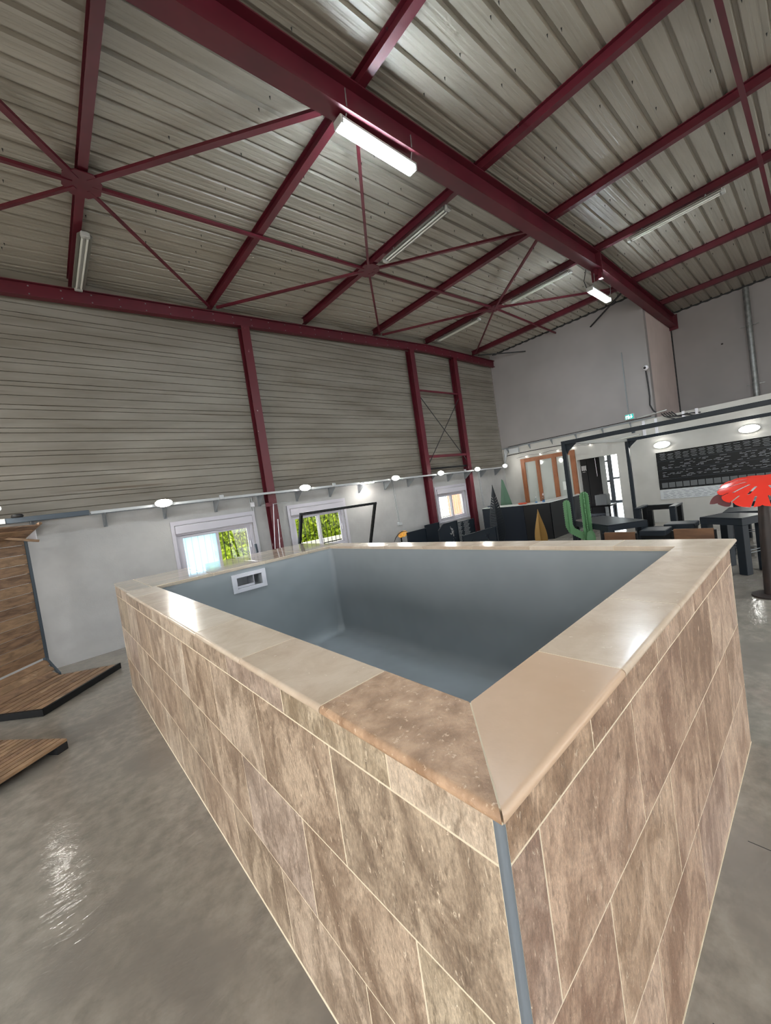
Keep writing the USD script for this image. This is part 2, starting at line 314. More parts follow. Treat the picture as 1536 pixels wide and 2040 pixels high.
# left wall: masonry below with three window holes, steel cladding planks above
WIN = [(1.90, 3.46, 0.92, 2.02), (4.40, 5.95, 0.92, 2.03), (9.69, 11.22, 0.90, 1.97)]
wl = Thing('wall_left', kind='structure')
mas = box(XB, XE + .25, YG, YG + .25, 0, 2.44)
mas = minus(mas, *[box(a, b, YG - .1, YG + .4, c, d) for a, b, c, d in WIN])
wl.part('masonry', mas, 'masonry_paint')
wl.part('backing_sheet', box(XB, XE + .25, YG + .06, YG + .10, 2.40, 7.05), 'cladding_dark')
z = 2.44; k = 0
while z < 6.95:
    for w in (0.15, 0.15, 0.08):
        if z >= 6.95: break
        ww = w + 0.08 / 3.0 * 0
        prof = Polygon([(0, 0.006), (0.006, 0), (w - 0.012, 0), (w - 0.006, 0.006), (w - 0.006, 0.03), (0, 0.03)])
        # polygon x -> world z, polygon y -> world y, extruded along -x .. +x
        m = trimesh.creation.extrude_polygon(prof, XE - XB)
        T = np.array([[0, 0, 1, XB], [0, 1, 0, YG + 0.02 + (0.004 if w < 0.1 else 0)], [1, 0, 0, z], [0, 0, 0, 1.0]]); T[:3, 0] = (0, 0, 1); T[:3, 1] = (0, 1, 0); T[:3, 2] = (1, 0, 0)
        m.apply_transform(T); m.invert() if m.volume < 0 else None
        wl.part('cladding_panel', m, 'cladding_paint'); z += w; k += 1
wl.part('flashing_strip', box(XB, XE, YG - .012, YG + .03, 2.425, 2.45), 'grey_metal')

def window(ix, x0, x1, z0, z1, left_mat, right_mat, hb, bars='black_metal'):
    t = Thing('window_%d' % ix, kind='structure')
    y = YG - 0.01
    outer = rect(x0 - .07, z0 - .06, x1 + .07, z1 + .09).difference(rect(x0 - .005, z0 + .0, x1 + .005, z1 + .01))
    T = lambda poly, yy, th: plate(poly, (0, yy, 0), (1, 0, 0), (0, 0, 1), th)     # extrudes towards -y
    t.part('casing', T(outer, y, 0.02), 'pvc_frame')
    t.part('shutter_box', box(x0, x1, YG - .05, YG + .15, z1 - .16, z1, .008), 'pvc_frame')
    zt = z1 - .16
    t.part('frame', T(rect(x0, z0, x1, zt).difference(rect(x0 + .06, z0 + .06, x1 - .06, zt - .05)), YG + .12, 0.10), 'pvc_frame')
    xm = (x0 + x1) / 2
    for a, b, yy, mt_ in ((x0 + .06, xm + .035, YG + .055, left_mat), (xm - .035, x1 - .06, YG + .10, right_mat)):
        s = t.part('sash', T(rect(a, z0 + .05, b, zt - .04).difference(rect(a + .06, z0 + .11, b - .06, zt - .10)), yy, 0.035), 'pvc_frame')
        t.part('pane', box(a + .06, b - .06, yy - .021, yy - .017, z0 + .11, zt - .10), mt_, under=s)
    t.part('sill', box(x0 - .05, x1 + .05, YG - .06, YG + .02, z0 - .04, z0, .006), 'pvc_frame')
    for kx in range(int((x1 - x0) / 0.125)):
        xx = x0 + .08 + kx * 0.125
        t.part('security_bar', tube([(xx, YG + .22, z0), (xx, YG + .22, z1)], 0.008, 6), bars)
    for zz in (z0 + .12, z1 - .22): t.part('security_rail', box(x0, x1, YG + .212, YG + .228, zz - .012, zz + .012), bars)
    if hb: t.part('handle', box(x1 - .10, x1 - .075, YG + .03, YG + .055, z0 + .4, z0 + .55, .004), 'white_plastic')
window(1, *WIN[0], 'milky_pane', 'clear_pane', True)
window(2, *WIN[1], 'clear_pane', 'clear_pane', True)
window(3, *WIN[2], 'clear_pane', 'clear_pane', False, 'lamp_white')

# end wall (lower part, with office window and lobby opening), upper part, return and recessed upper wall
we = Thing('wall_end', kind='structure')
low = minus(box(XE, XE + .22, YR, YG, 0, 3.15), box(XE - .1, XE + .4, 4.45, 5.69, -0.1, 2.27), box(XE - .1, XE + .4, 5.73, 7.76, 0.31, 2.65))
we.part('lower_wall', low, 'white_paint')
we.part('upper_wall', box(XE, XE + .22, 3.31, YG, 3.15, 7.0), 'end_wall_paint')
we.part('return_wall', box(XE + .22, XU, 3.31, 3.55, 3.0, 7.0), 'return_paint')
we.part('recessed_upper_wall', box(XU, XU + .2, YR, 3.55, 2.9, 7.0), 'end_wall_paint')
we.part('mezzanine_slab', box(XE + .22, XU, YR, 3.31, 2.95, 3.10), 'white_paint')
we.part('corner_joint', box(XU - .012, XU - .001, 3.27, 3.31, 3.1, 6.75), 'dark_cable')
seam = []
for xw, ya, yb_ in ((XE - .012, 3.31, YG - .12), (XU - .012, YR, 3.3)):
    ys_ = np.arange(ya, yb_, .05); prof = [(y, zp(xw) + PH - .05 + .012 * math.sin(y * 2 * math.pi / .2585)) for y in ys_] + [(y, zp(xw) + PH + .05) for y in ys_[::-1]]
    seam.append(plate(Polygon(prof), (xw, 0, 0), (0, 1, 0), (0, 0, 1), .010))
we.part('roof_seam', seam, 'dark_cable', smooth=False)
we.part('ledge_strip', box(XE - .02, XE, 3.31, YG - .02, 3.15, 3.19), 'grey_metal')
# unseen sides of the hall: daylight comes in through the open shutter doors behind the viewer
single('wall_right', minus(box(XB, XE + 3.2, YR - .2, YR, 0, 7.0), box(-5, -0.5, YR - .4, YR + .2, -.1, 4.2), box(9.0, 12.6, YR - .4, YR + .2, -.1, 3.6)), 'outer_wall', kind='structure')
single('wall_back', minus(box(XB - .2, XB, YR, YG + .2, 0, 7.0), box(XB - .4, XB + .2, -5.5, 4.5, -.1, 4.6)), 'outer_wall', kind='structure')

# roof: trapezoidal steel sheets running along X over the purlins, two gentle slopes meeting at the ridge
ce = Thing('ceiling', kind='structure')
PITCH = 0.2585
def roof_profile():
    pts = []; y0 = 0.87 - 40 * PITCH
    for i in range(72):
        c = y0 + i * PITCH
        if c > YG + .3: break
        pts += [(c - .034, 0), (c - .018, .038), (c + .018, .038), (c + .034, 0), (c + .080, 0), (c + .092, .0025), (c + .104, .0025), (c + .116, 0), (c + .145, 0), (c + .157, .0025), (c + .169, .0025), (c + .181, 0)]
    return pts
rp = [p for p in roof_profile() if YR - .3 < p[0] < YG + .3]
for nm, xa, xb in (('roof_sheet', XB - .2, RIDGE + .01), ('roof_sheet', RIDGE - .01, XU + .2)):
    la = np.array([(xa, y, zp(xa) + PH + h) for y, h in rp]); lb = np.array([(xb, y, zp(xb) + PH + h) for y, h in rp])
    v, f = loft([la, lb], closed=False); v2 = v + (0, 0, .02)
    ce.part(nm, cat([(v, f[:, ::-1]), (v2, f)]), 'roof_sheet', smooth=False)
# screw tips of the roof fasteners: far too many to count
scr = []
for x0 in np.arange(0.2, 14.0, 0.78):
    for i in range(0, 40):
        if rng.random() < 0.45: continue
        y = 0.87 + (i - 12) * PITCH + rng.choice([.06, .13, .2]) ; x = x0 + rng.normal() * .05
        if y > YG - .1: continue
        zz = zp(x) + PH
        scr.append(trimesh.creation.cone(radius=.008, height=.045, sections=5, transform=trimesh.transformations.translation_matrix((x, y, zz)) @ trimesh.transformations.rotation_matrix(math.pi, (1, 0, 0))))
ce.part('roof_screw', scr, 'dark_cable', kind='stuff', smooth=False)

# ------------------------------------------------------------------ steel frame
RAF = ibeam(0.37, 0.20, 0.016, 0.010)
PUR = ibeam(PH, 0.10, 0.010, 0.007)
t = Thing('roof_rafter', 'massive dark red steel I-beam running under the roof from top left to the end wall', 'beam')
zc = lambda x: zp(x) - 0.185
t.part('beam', prism(RAF, (XB, 3.2, zc(XB)), (RIDGE - .012, 3.2, zc(RIDGE))), 'red_steel')
t.part('beam', prism(RAF, (RIDGE + .012, 3.2, zc(RIDGE)), (16.9, 3.2, zc(16.9))), 'red_steel')
t.part('ridge_plate', box(RIDGE - .014, RIDGE + .014, 3.08, 3.32, zp(RIDGE) - .60, zp(RIDGE) - .01, .003), 'red_steel')
t.part('ridge_bracket', [box(RIDGE - .12, RIDGE + .02, 3.17, 3.23, zp(RIDGE) - .52, zp(RIDGE) - .38), box(RIDGE - .10, RIDGE + .0, 3.08, 3.16, zp(RIDGE) - .62, zp(RIDGE) - .50)], 'red_steel')
t.part('end_plate', box(16.9, 16.93, 3.06, 3.345, zp(16.9) - .46, zp(16.9) + .02), 'red_steel')
PX = [-1.4, 0.93, 3.26, 5.59, 7.92, RIDGE, 12.79, 15.4]
PL = ['', 'dark red roof purlin above the old tube light at the left edge, nearest the viewer', 'second dark red roof purlin, meeting the big beam where the bright lamp hangs',
      'third dark red roof purlin, crossing the big beam just right of the bright lamp', 'fourth dark red roof purlin, one short of the ridge', 'ridge purlin, dark red, carrying three old tube lights in a row',
      'dark red roof purlin just past the ridge, above the small bright lamp', 'farthest dark red purlin, over the recessed wall on the right']
for i, x in enumerate(PX):
    if i == 0: continue
    y1 = YG - .02 if x < XE else 3.28
    single('roof_purlin', prism(PUR, (x, YR, zp(x) + PH / 2), (x, y1, zp(x) + PH / 2)), 'red_steel', PL[i], 'beam')
t = Thing('gable_beam', 'dark red steel beam along the top of the cladded left wall', 'beam')
GB = ibeam(0.235, 0.12, 0.011, 0.008)
zg = lambda x: zp(x) - 0.005 - 0.1175 - .1
t.part('beam', prism(GB, (XB, 8.36, zg(XB)), (RIDGE, 8.36, zg(RIDGE))), 'red_steel')
t.part('beam', prism(GB, (RIDGE, 8.36, zg(RIDGE)), (XE - .01, 8.36, zg(XE))), 'red_steel')
bolts = []
for x in np.arange(-.5, 13.5, .42):
    for dz in (-.06, .07): bolts.append(cbox(x, 8.354, zg(x) + dz, .022, .014, .022, .004))
t.part('bolt', bolts, 'galvanised', kind='stuff')
POST = ibeam(0.20, 0.19, 0.014, 0.009)
for i, (x, lb) in enumerate([(3.92, 'dark red steel post with chipped paint between the first two windows'), (9.27, 'dark red steel post just left of the small barred window'), (11.42, 'dark red steel post just right of the small barred window')]):
    single('steel_post', prism(POST, (x, 8.39, 0), (x, 8.39, zg(x) - .118), up=(0, 1, 0)), 'red_steel_worn' if i == 0 else 'red_steel', lb, 'post')
t = Thing('wall_brace', 'crossed thin steel rods and two rails between the two far posts', 'brace')
t.part('rail', bar((9.36, 8.34, 5.16), (11.33, 8.34, 5.16), .05, .05), 'red_steel'); t.part('rail', bar((9.36, 8.34, 3.05), (11.33, 8.34, 3.05), .06, .08), 'red_steel')
t.part('rail', bar((9.36, 8.38, 2.66), (11.33, 8.38, 2.66), .05, .06), 'black_metal')
t.part('rod', tube([(9.36, 8.33, 4.98), (11.34, 8.33, 2.86)], .013, 6), 'dark_cable'); t.part('rod', tube([(11.33, 8.30, 5.0), (9.37, 8.30, 2.86)], .013, 6), 'dark_cable')
# wind bracing stars under the purlins
def star(xn, ends, label):
    yn = 5.85; zn = zp(xn) - .03
    t = Thing('roof_brace', label, 'brace', (xn, yn, zn))
    t.part('gusset_plate', plate(Polygon([(-.20, -.12), (-.08, -.22), (.10, -.22), (.20, -.10), (.20, .10), (.08, .22), (-.10, .22), (-.20, .10)]), (xn, yn, zn - .012), (1, 0, 0), (0, 1, 0), .012), 'red_steel')
    for e in ends:
        x, y, w = e; zz = zp(x) - .03
        d = np.array([x - xn, y - yn, zz - zn]); u = d / np.linalg.norm(d); p0 = np.array([xn, yn, zn]) + u * .1
        t.part('rod', prism(sbox(-w / 2, -.02, w / 2, .02).union(sbox(-.006, -.02, .006, .035)), p0, (x, y, zz)), 'red_steel')
star(0.93, [(3.2, 3.32, .075), (3.2, 8.3, .035), (5.45, 5.85, .045), (-1.35, 8.3, .04), (-1.4, 5.85, .045), (-1.4, 3.32, .075)], 'star of dark red bracing bars at the purlin nearest the left edge')
star(5.59, [(3.36, 3.36, .045), (3.36, 8.3, .045), (7.85, 3.36, .05), (8.0, 8.3, .045), (10.05, 5.85, .045)], 'star of dark red bracing bars in the middle of the roof bay')
star(RIDGE, [(8.0, 3.36, .05), (8.1, 8.3, .055), (12.7, 3.36, .045), (12.7, 8.3, .035), (XE - .02, 5.85, .04)], 'star of dark red bracing bars at the ridge, nearest the end wall')
single('loose_brace', [bar((12.85, 8.3, zp(12.8) - .05), (XE - .01, 7.0, zp(XE) - .22), .04, .03)], 'dark_cable', 'short dark bracing bar ending on the end wall near the far corner', 'brace')
single('loose_brace', [bar((12.8, 3.4, zp(12.8) - .06), (XE - .01, 4.75, zp(XE) - .28), .04, .03)], 'dark_cable', 'short dark bracing bar ending on the end wall below the small bright lamp', 'brace')
single('roof_tie', prism(sbox(-.03, -.012, .03, .012).union(sbox(-.006, 0, .006, .05)), (3.0, .44, zp(3) - .03), (RIDGE, .44, zp(RIDGE) - .03)), 'red_steel', 'thin dark red tie bar crossing the purlins near the right edge', 'brace')
single('roof_tie', prism(sbox(-.03, -.012, .03, .012).union(sbox(-.006, 0, .006, .05)), (RIDGE, .44, zp(RIDGE) - .03), (16.9, .44, zp(16.9) - .03)), 'red_steel', 'thin dark red tie bar beyond the ridge at the right edge', 'brace')

# ------------------------------------------------------------------ lamps
def tube_light(label, x, y0, y1, z, ref=None):
    if ref is not None: return ref.dup((x, y0, z), 0, label)
    Ln = 1.55
    t = Thing('tube_light', label, 'light', (0, 0, 0), group='old tube lights under the purlins')
    t.part('housing', box(-.045, .045, 0, Ln, .03, .08, .008), 'lamp_white', local=True)
    for s in (-1, 1):
        t.part('reflector', loft([np.array([(s * .03, yy, .03), (s * .085, yy, .012), (s * .092, yy, .035), (s * .045, yy, .075)]) for yy in (.02, Ln - .02)], cap0=True, cap1=True), 'reflector', local=True, smooth=False)
        t.part('tube', tube([(s * .032, .05, .006), (s * .032, Ln - .05, .006)], .014, 8), 'tube_glass', local=True)
        e = 0 if s < 0 else Ln
        t.part('socket', box(-.055, .055, e - .03, e + .03, -.01, .05, .006), 'lamp_white', local=True)
    for yy in (.25, Ln - .25): t.part('hanger', box(-.012, .012, yy - .01, yy + .01, .08, .13), 'galvanised', local=True)
    return t
FX = [(1.0, 6.72, 6.28, 'old white tube light, off, under the purlin at the left edge'), (5.60, 3.80, zp(5.59) - .13, 'old white tube light, off, under the purlin right of the lit beam lamp'),
      (10.2, 3.76, zp(RIDGE) - .13, 'old white tube light, off, middle one of three along the ridge purlin'), (10.2, 6.38, zp(RIDGE) - .13, 'old white tube light, off, along the ridge purlin nearest the left wall'),
      (10.2, 0.96, zp(RIDGE) - .13, 'old white tube light, off, along the ridge purlin on the right of the big beam')]
fx0 = tube_light('', 0, 0, 0, 0)
for i, (x, y, z, lb) in enumerate(FX):
    if i == 0:
        UsdGeom.Xformable(fx0.prim).GetOrderedXformOps()[0].Set(Gf.Vec3d(x, y, z)); tag(fx0.prim, lb); fx0.meta = (lb, 'light', fx0.meta[2])
    else: fx0.dup((x, y, z), 0, lb)

def led_lamp():
    t = Thing('led_lamp', '', 'lamp', (0, 0, 0), group='long bright lamps hung under the roof')
    t.part('body', box(-.58, .58, -.07, .07, .02, .07, .012), 'lamp_white', local=True)
    t.part('diffuser', box(-.56, .56, -.065, .065, -.03, .02, .015), 'led_on', local=True)
    for s in (-1, 1):
        t.part('end_cap', box(s * .57 - .02, s * .57 + .02, -.07, .07, -.02, .07, .008), 'lamp_white', local=True)
        t.part('chain', tube([(s * .5, -.05, .07), (s * .5, -.09, .16), (s * .5, -.10, .34)], .007, 6), 'galvanised', local=True)
    return t
LEDS = [(3.52, 3.22, 6.03, 'long bright white lamp hung below the big red beam at top centre'), (10.5, 3.30, 5.95, 'small bright white lamp hung below the beam beyond the ridge plate'),
        (-4.2, 3.2, 5.85, ''), (-4.2, -3.0, 5.85, ''), (3.0, -3.0, 6.0, ''), (9.5, -3.0, 6.1, ''), (-0.5, -5.5, 5.9, ''), (6.5, -5.5, 6.0, '')]
l0 = led_lamp()
for i, (x, y, z, lb) in enumerate(LEDS):
    if i == 0:
        UsdGeom.Xformable(l0.prim).GetOrderedXformOps()[0].Set(Gf.Vec3d(x, y, z)); tag(l0.prim, lb); l0.meta = (lb, 'lamp', l0.meta[2])
    elif lb: l0.dup((x, y, z), 0, lb)
    else: l0.dup((x, y, z), 0, 'long bright white lamp hung behind the viewer', 'long lamps hung behind the viewer')
single('lamp_cable', tube([(10.0, 3.38, 6.03), (9.93, 3.40, 6.2), (9.9, 3.32, 6.42)], .008, 6), 'dark_cable', 'thin dark cable from the beam down to the small bright lamp', 'cable')

def wall_lamp(glow='wall_lamp_on'):
    t = Thing('wall_lamp', '', 'lamp', (0, 0, 0), group='round bulkhead lamps along the left wall')
    e = Point(0, 0).buffer(1, 12); e = affinity.scale(e, .15, .075)
    t.part('base', plate(e, (0, 0, 0), (1, 0, 0), (0, 0, 1), .035), 'lamp_white', local=True)
    a = np.linspace(0, math.pi / 2, 6)
    loops = [np.array([(math.cos(q) * .14 * math.cos(b), -.035 - .06 * math.sin(b), math.sin(q) * .066 * math.cos(b)) for q in np.linspace(0, 2 * math.pi, 20, endpoint=False)]) for b in a[:-1]]
    t.part('diffuser', loft(loops, cap1=True), glow, local=True, smooth=60)
    return t
WLX = [(-0.58, 'lit bulkhead lamp on the left wall above the timber pod'), (1.72, 'lit bulkhead lamp on the left wall up and left of the first window'), (4.72, 'lit bulkhead lamp on the left wall above the second window'),
       (7.67, 'lit bulkhead lamp on the left wall midway between second and third windows'), (9.66, 'lit bulkhead lamp on the left wall above the third window'), (11.65, 'lit bulkhead lamp on the left wall right of the farthest post')]
w0 = wall_lamp()
for i, (x, lb) in enumerate(WLX):
    if i == 0:
        UsdGeom.Xformable(w0.prim).GetOrderedXformOps()[0].Set(Gf.Vec3d(x, 8.12, 2.66)); tag(w0.prim, lb); w0.meta = (lb, 'lamp', w0.meta[2])
    else: w0.dup((x, 8.194, 2.48), 0, lb)
w9 = wall_lamp('end_lamp_on'); UsdGeom.Xformable(w9.prim).GetOrderedXformOps()[0].Set(Gf.Vec3d(13.45, 8.194, 2.49)); tag(w9.prim, 'dimmer lit bulkhead lamp in the far corner of the left wall')
t = Thing('batten_lamp', 'short narrow lit lamp on the cable tray, between the second-window lamp and the next', 'lamp', (6.62, 8.15, 2.44))
t.part('body', box(6.38, 6.86, 8.15, 8.19, 2.44, 2.47, .004), 'lamp_white'); t.part('diffuser', box(6.4, 6.84, 8.145, 8.185, 2.415, 2.44, .004), 'wall_lamp_on')
def end_lamp(y, z, lb):
    t = Thing('oval_lamp', lb, 'lamp', (XE, y, z), group='oval lamps above the display board')
    e = affinity.scale(Point(0, 0).buffer(1, 12), .21, .10)
    t.part('base', plate(e, (XE - .001, y, z), (0, -1, 0), (0, 0, 1), .03), 'lamp_white')
    loops = [np.array([(XE - .03 - .06 * math.sin(b), y + math.cos(q) * .20 * math.cos(b), z + math.sin(q) * .095 * math.cos(b)) for q in np.linspace(0, 2 * math.pi, 24, endpoint=False)]) for b in np.linspace(0, math.pi / 2, 6)[:-1]]
    t.part('diffuser', loft(loops, cap1=True), 'end_lamp_on', smooth=60)
end_lamp(3.22, 2.32, 'lit oval lamp above the left end of the display board'); end_lamp(1.31, 2.36, 'lit oval lamp above the display board near the right edge')

# ------------------------------------------------------------------ cable tray on brackets, conduits
t = Thing('cable_tray', 'long pale cable tray on triangular brackets along the left wall', 'cable tray', (2, 8.3, 2.45))
t.part('rail', [box(0.62, XE - .3, 8.20, 8.28, 2.43, 2.445), box(0.62, XE - .3, 8.195, 8.202, 2.43, 2.475), box(.62, XE - .3, 8.275, 8.282, 2.43, 2.475)], 'grey_plastic')
t.part('cable', tube([(x, 8.235 + .012 * math.sin(x * 3), 2.458) for x in np.arange(.7, 13.4, .3)], .012, 6), 'grey_plastic')
for i in range(-1, 14):
    x = 0.82 + i * 0.955
    if abs(x - 3.92) < .15 or x > 13.6: continue
    t.part('bracket', plate(Polygon([(0, 0), (.30, 0), (.30, -.03), (.03, -.235), (0, -.235)]), (x - .004, YG - .002, 2.43), (0, -1, 0), (0, 0, 1), .008), 'grey_metal')
    t.part('bracket_flange', box(x - .03, x + .03, YG - .012, YG - .001, 2.19, 2.43), 'grey_metal')
for x in (2.78, 5.55, 10.95): t.part('junction_box', box(x - .045, x + .045, 8.15, 8.194, 2.43, 2.52, .008), 'grey_plastic')
t = Thing('dark_rail', 'dark grey end section of the cable tray at the left edge', 'rail', (-.2, 8.2, 2.45))
t.part('rail', box(-.85, .60, 8.16, 8.26, 2.42, 2.50, .005), 'slate_paint'); t.part('end_piece', box(-1.6, -.42, 8.148, 8.159, 2.425, 2.50), 'lamp_white')
single('black_lamp_head', lathe([(0, 0), (.06, .0), (.075, .02), (.06, .05), (0, .06)], 16, (-.28, 8.21, 2.50)), 'black_rubber', 'small black fitting resting on the dark grey rail at the left edge', 'fitting')
def conduit(x, z0, label, plug=True, y=YG - .02):
    t = Thing('wall_conduit', label, 'conduit', (x, y, z0))
    for d in (-.025, .025): t.part('pipe', tube([(x + d - .05, y, 2.42), (x + d, y, z0)], .011, 6), 'grey_plastic')
    if plug: t.part('socket', box(x - .085, x + .085, y - .045, y + .015, z0 - .09, z0, .01), 'grey_plastic')
conduit(7.86, 1.18, 'pair of thin grey conduits ending in a grey socket right of the second window')
conduit(12.2, 1.12, 'thin conduit on the left wall behind the tall black leaf', False)
conduit(3.54, 0.4, 'thin grey conduit with a switch box beside the first window', False)
single('switch_box', box(3.47, 3.56, YG - .05, YG - .03, 2.20, 2.30, .008), 'white_plastic', 'small white switch box at the top of the thin conduit beside the first window', 'box')
single('wall_stick', tube([(3.62, 8.22, .02), (3.88, 8.2, 2.2)], .011, 6), 'white_plastic', 'thin white rod leaning on the first red post, the longer one', 'rod')
single('wall_stick', tube([(3.76, 8.16, .02), (3.93, 8.2, 1.85)], .011, 6), 'white_plastic', 'thin white rod leaning on the first red post, the shorter one', 'rod')
single('leaning_bar', bar((3.46, 8.30, 0), (3.42, 8.42, 1.38), .05, .03), 'slate_paint', 'short dark bar leaning on the wall right of the first window', 'bar')
t = Thing('post_clamp', 'small rusty clamp bar across the first red post under the cable tray', 'clamp', (3.9, 8.2, 2.2))
t.part('bar', box(3.62, 4.28, 8.2, 8.22, 2.19, 2.205), 'galvanised'); t.part('block', box(3.70, 3.86, 8.18, 8.225, 2.15, 2.24, .006), 'red_steel')

# ------------------------------------------------------------------ the raised display pool clad in travertine
CT = 1.39                                                # coping top
OX0, OX1, OY0, OY1 = 0.552, 3.385, 0.436, 6.30           # outer coping edge
IX0, IX1, IY0, IY1 = 0.830, 3.105, 0.712, 4.930          # inner coping edge
FX0, FX1, FY0, FY1 = 0.589, 3.352, 0.473, 6.265          # tile faces
pool = Thing('display_pool', 'raised rectangular show pool clad in beige travertine tiles with grey liner inside', 'pool', (1.97, 3.35, 0))
core = minus(box(FX0 + .014, FX1 - .014, FY0 + .014, FY1 - .014, 0, CT - .034), box(IX0 - .03, IX1 + .03, IY0 - .03, IY1 + .03, .06, 2), box(1.69, 2.025, IY1 - .1, IY1 + .30, 1.118, 1.262))
pool.part('wall_core', core, 'core_render', smooth=False)
G = 0.0026
ROWS = [(0.0, .405), (.405, .815), (.815, 1.228), (1.228, CT - .032)]
def tiles(face, s0, s1, joints):
    """face: (axis, plane, outward sign); s along the other axis"""
    ax, pl, sg = face
    for r, (z0, z1) in enumerate(ROWS):
        js = [s0] + sorted(j for j in joints[r] if s0 + .03 < j < s1 - .03) + [s1]
        for a, b in zip(js, js[1:]):
            d = float(rng.uniform(-.0004, .0004))
            lo, hi = (pl + d, pl + .014) if sg < 0 else (pl - .014, pl + d)
            m = box(lo, hi, a + G, b - G, z0 + G, z1 - G, .0016) if ax == 0 else box(a + G, b - G, lo, hi, z0 + G, z1 - G, .0016)
            k = pick(r)
            pool.part('tile', m, f'travertine_{k}' if ax == 0 else f'travertine_rosy_{k}')
lastk = [0]
def pick(r):
    k = int(rng.integers(0, 8))
    while k == lastk[0]: k = int(rng.integers(0, 8))
    lastk[0] = k; return k
run = lambda a, p=.62: [a + p * i for i in range(-3, 12)]
JL = [run(1.125), run(.808), run(1.125), run(.82)]
JR = [run(1.305, .62), run(1.017, .617), run(.723, .616), run(1.036, .62)]
tiles((0, FX0, -1), FY0 + .016, FY1, JL)
tiles((1, FY0, -1), FX0 + .016, FX1, JR)
tiles((0, FX1, 1), FY0, FY1, JL); tiles((1, FY1, 1), FX0, FX1, JR)
for nm, b in (('tile_grout', box(FX0 + .0010, FX0 + .0135, FY0 + .016, FY1, 0, CT - .033)), ('tile_grout', box(FX0 + .016, FX1, FY0 + .0010, FY0 + .0135, 0, CT - .033)),
              ('tile_grout', box(FX1 - .0135, FX1 - .0010, FY0, FY1, 0, CT - .033)), ('tile_grout', box(FX0, FX1, FY1 - .0135, FY1 - .0010, 0, CT - .033))):
    pool.part(nm, b, 'grout', smooth=False)
pool.part('base_grout', [prism(Polygon([(0, 0), (.004, 0), (0, .006)]), (FX0, FY0, 0), (FX0, FY1, 0)), box(FX0, FX1, FY0 - .003, FY0, 0, .005)], 'grout', smooth=False)
# rounded aluminium trim on the near corner
q = [(FX0 + .017 - .017 * math.cos(a), FY0 + .017 - .017 * math.sin(a)) for a in np.linspace(0, math.pi / 2, 8)]
qi = [(FX0 + .017 - .012 * math.cos(a), FY0 + .017 - .012 * math.sin(a)) for a in np.linspace(math.pi / 2, 0, 8)]
ct_ = trimesh.creation.extrude_polygon(Polygon(q + qi), CT - .036); pool.part('corner_trim', ct_, 'corner_aluminium', label='rounded grey aluminium strip on the near corner')

# coping slabs: bullnose profile swept along each run, mitred at the corners
def coping(axis, outer, inner, a_out, a_in, b_out, b_in, material, under=None):
    th, r = .030, .015; W = abs(inner - outer); s = 1 if inner > outer else -1
    prof = [(r - r * math.cos(t), th / 2 + r * math.sin(t)) for t in np.linspace(-math.pi / 2, math.pi / 2, 9)] + [(W - .002, th), (W, th - .002), (W, .002), (W - .002, 0)]
    loops = []
    for eo, ei in ((a_out, a_in), (b_out, b_in)):
        lp = []
        for w, z in prof:
            e = eo + (ei - eo) * w / W; c = outer + s * w
            lp.append((c, e, CT - th + z) if axis == 1 else (e, c, CT - th + z))
        loops.append(np.array(lp))
    v, f = loft(loops, cap0=True, cap1=True); m = trimesh.Trimesh(v, f, process=False)
    if m.volume < 0: m.invert()
    return pool.part('coping_slab', m, material, smooth=40)
g = .003
ys = [None, 1.08, 1.745, 2.43, 3.11, 3.79, 4.47, 4.985]
for i in range(len(ys) - 1):
    a, b = ys[i], ys[i + 1]
    coping(1, OX0, IX0, OY0 + g if a is None else a + g, IY0 + g if a is None else a + g, b - g, b - g, 'coping_brown' if i == 0 else f'coping_{[3, 1, 0, 2, 3, 1, 2][i]}')
xs = [None, 1.22, 1.885, 2.80]
for i in range(3):
    a, b = xs[i], xs[i + 1]
    coping(0, OY0, IY0, OX0 + g if a is None else a + g, IX0 + g if a is None else a + g, b - g, b - g, 'coping_peach' if i == 0 else f'coping_{[0, 3, 1][i]}')
coping(0, OY0, IY0, 2.80 + g, 2.80 + g, OX1, IX1, 'coping_0')
coping(1, OX1, IX1, OY0, IY0, 1.09 - g, 1.09 - g, 'coping_0')
yb = [1.09, 1.755, 2.37, 3.04, 3.70, 4.36, 4.93]
for i in range(len(yb) - 1): coping(1, OX1, IX1, yb[i] + g, yb[i] + g, yb[i + 1] - g, yb[i + 1] - g, f'coping_{[2, 1, 3, 0, 2, 1][i]}')
ring = minus(box(OX0 + .012, OX1 - .012, OY0 + .012, 4.98, CT - .034, CT - .0008), box(IX0 - .004, IX1 + .004, IY0 - .004, IY1 + .006, 0, 2))
pool.part('coping_grout', ring, 'grout', smooth=False)
# polished lid slabs over the technical chamber at the far end
nx = 5; lx = np.linspace(IX0 - .005, IX1 + .27, nx); lx = [0.580] + list(np.linspace(.80, FX1 + .012, nx))
ly = [4.93, 5.39, 5.84, FY1 + .012]
for j in range(len(ly) - 1):
    for i in range(len(lx) - 1):
        y0 = ly[j] if not (i == 0 and j == 0) else 4.99
        pool.part('lid_slab', box(lx[i] + g, lx[i + 1] - g, y0 + g, ly[j + 1] - g, CT - .032, CT - .001, .002), f'lid_{int(rng.integers(0, 2))}')
pool.part('lid_grout', box(.585, FX1 + .008, 4.94, FY1 + .008, CT - .034, CT - .0022), 'grout', smooth=False)

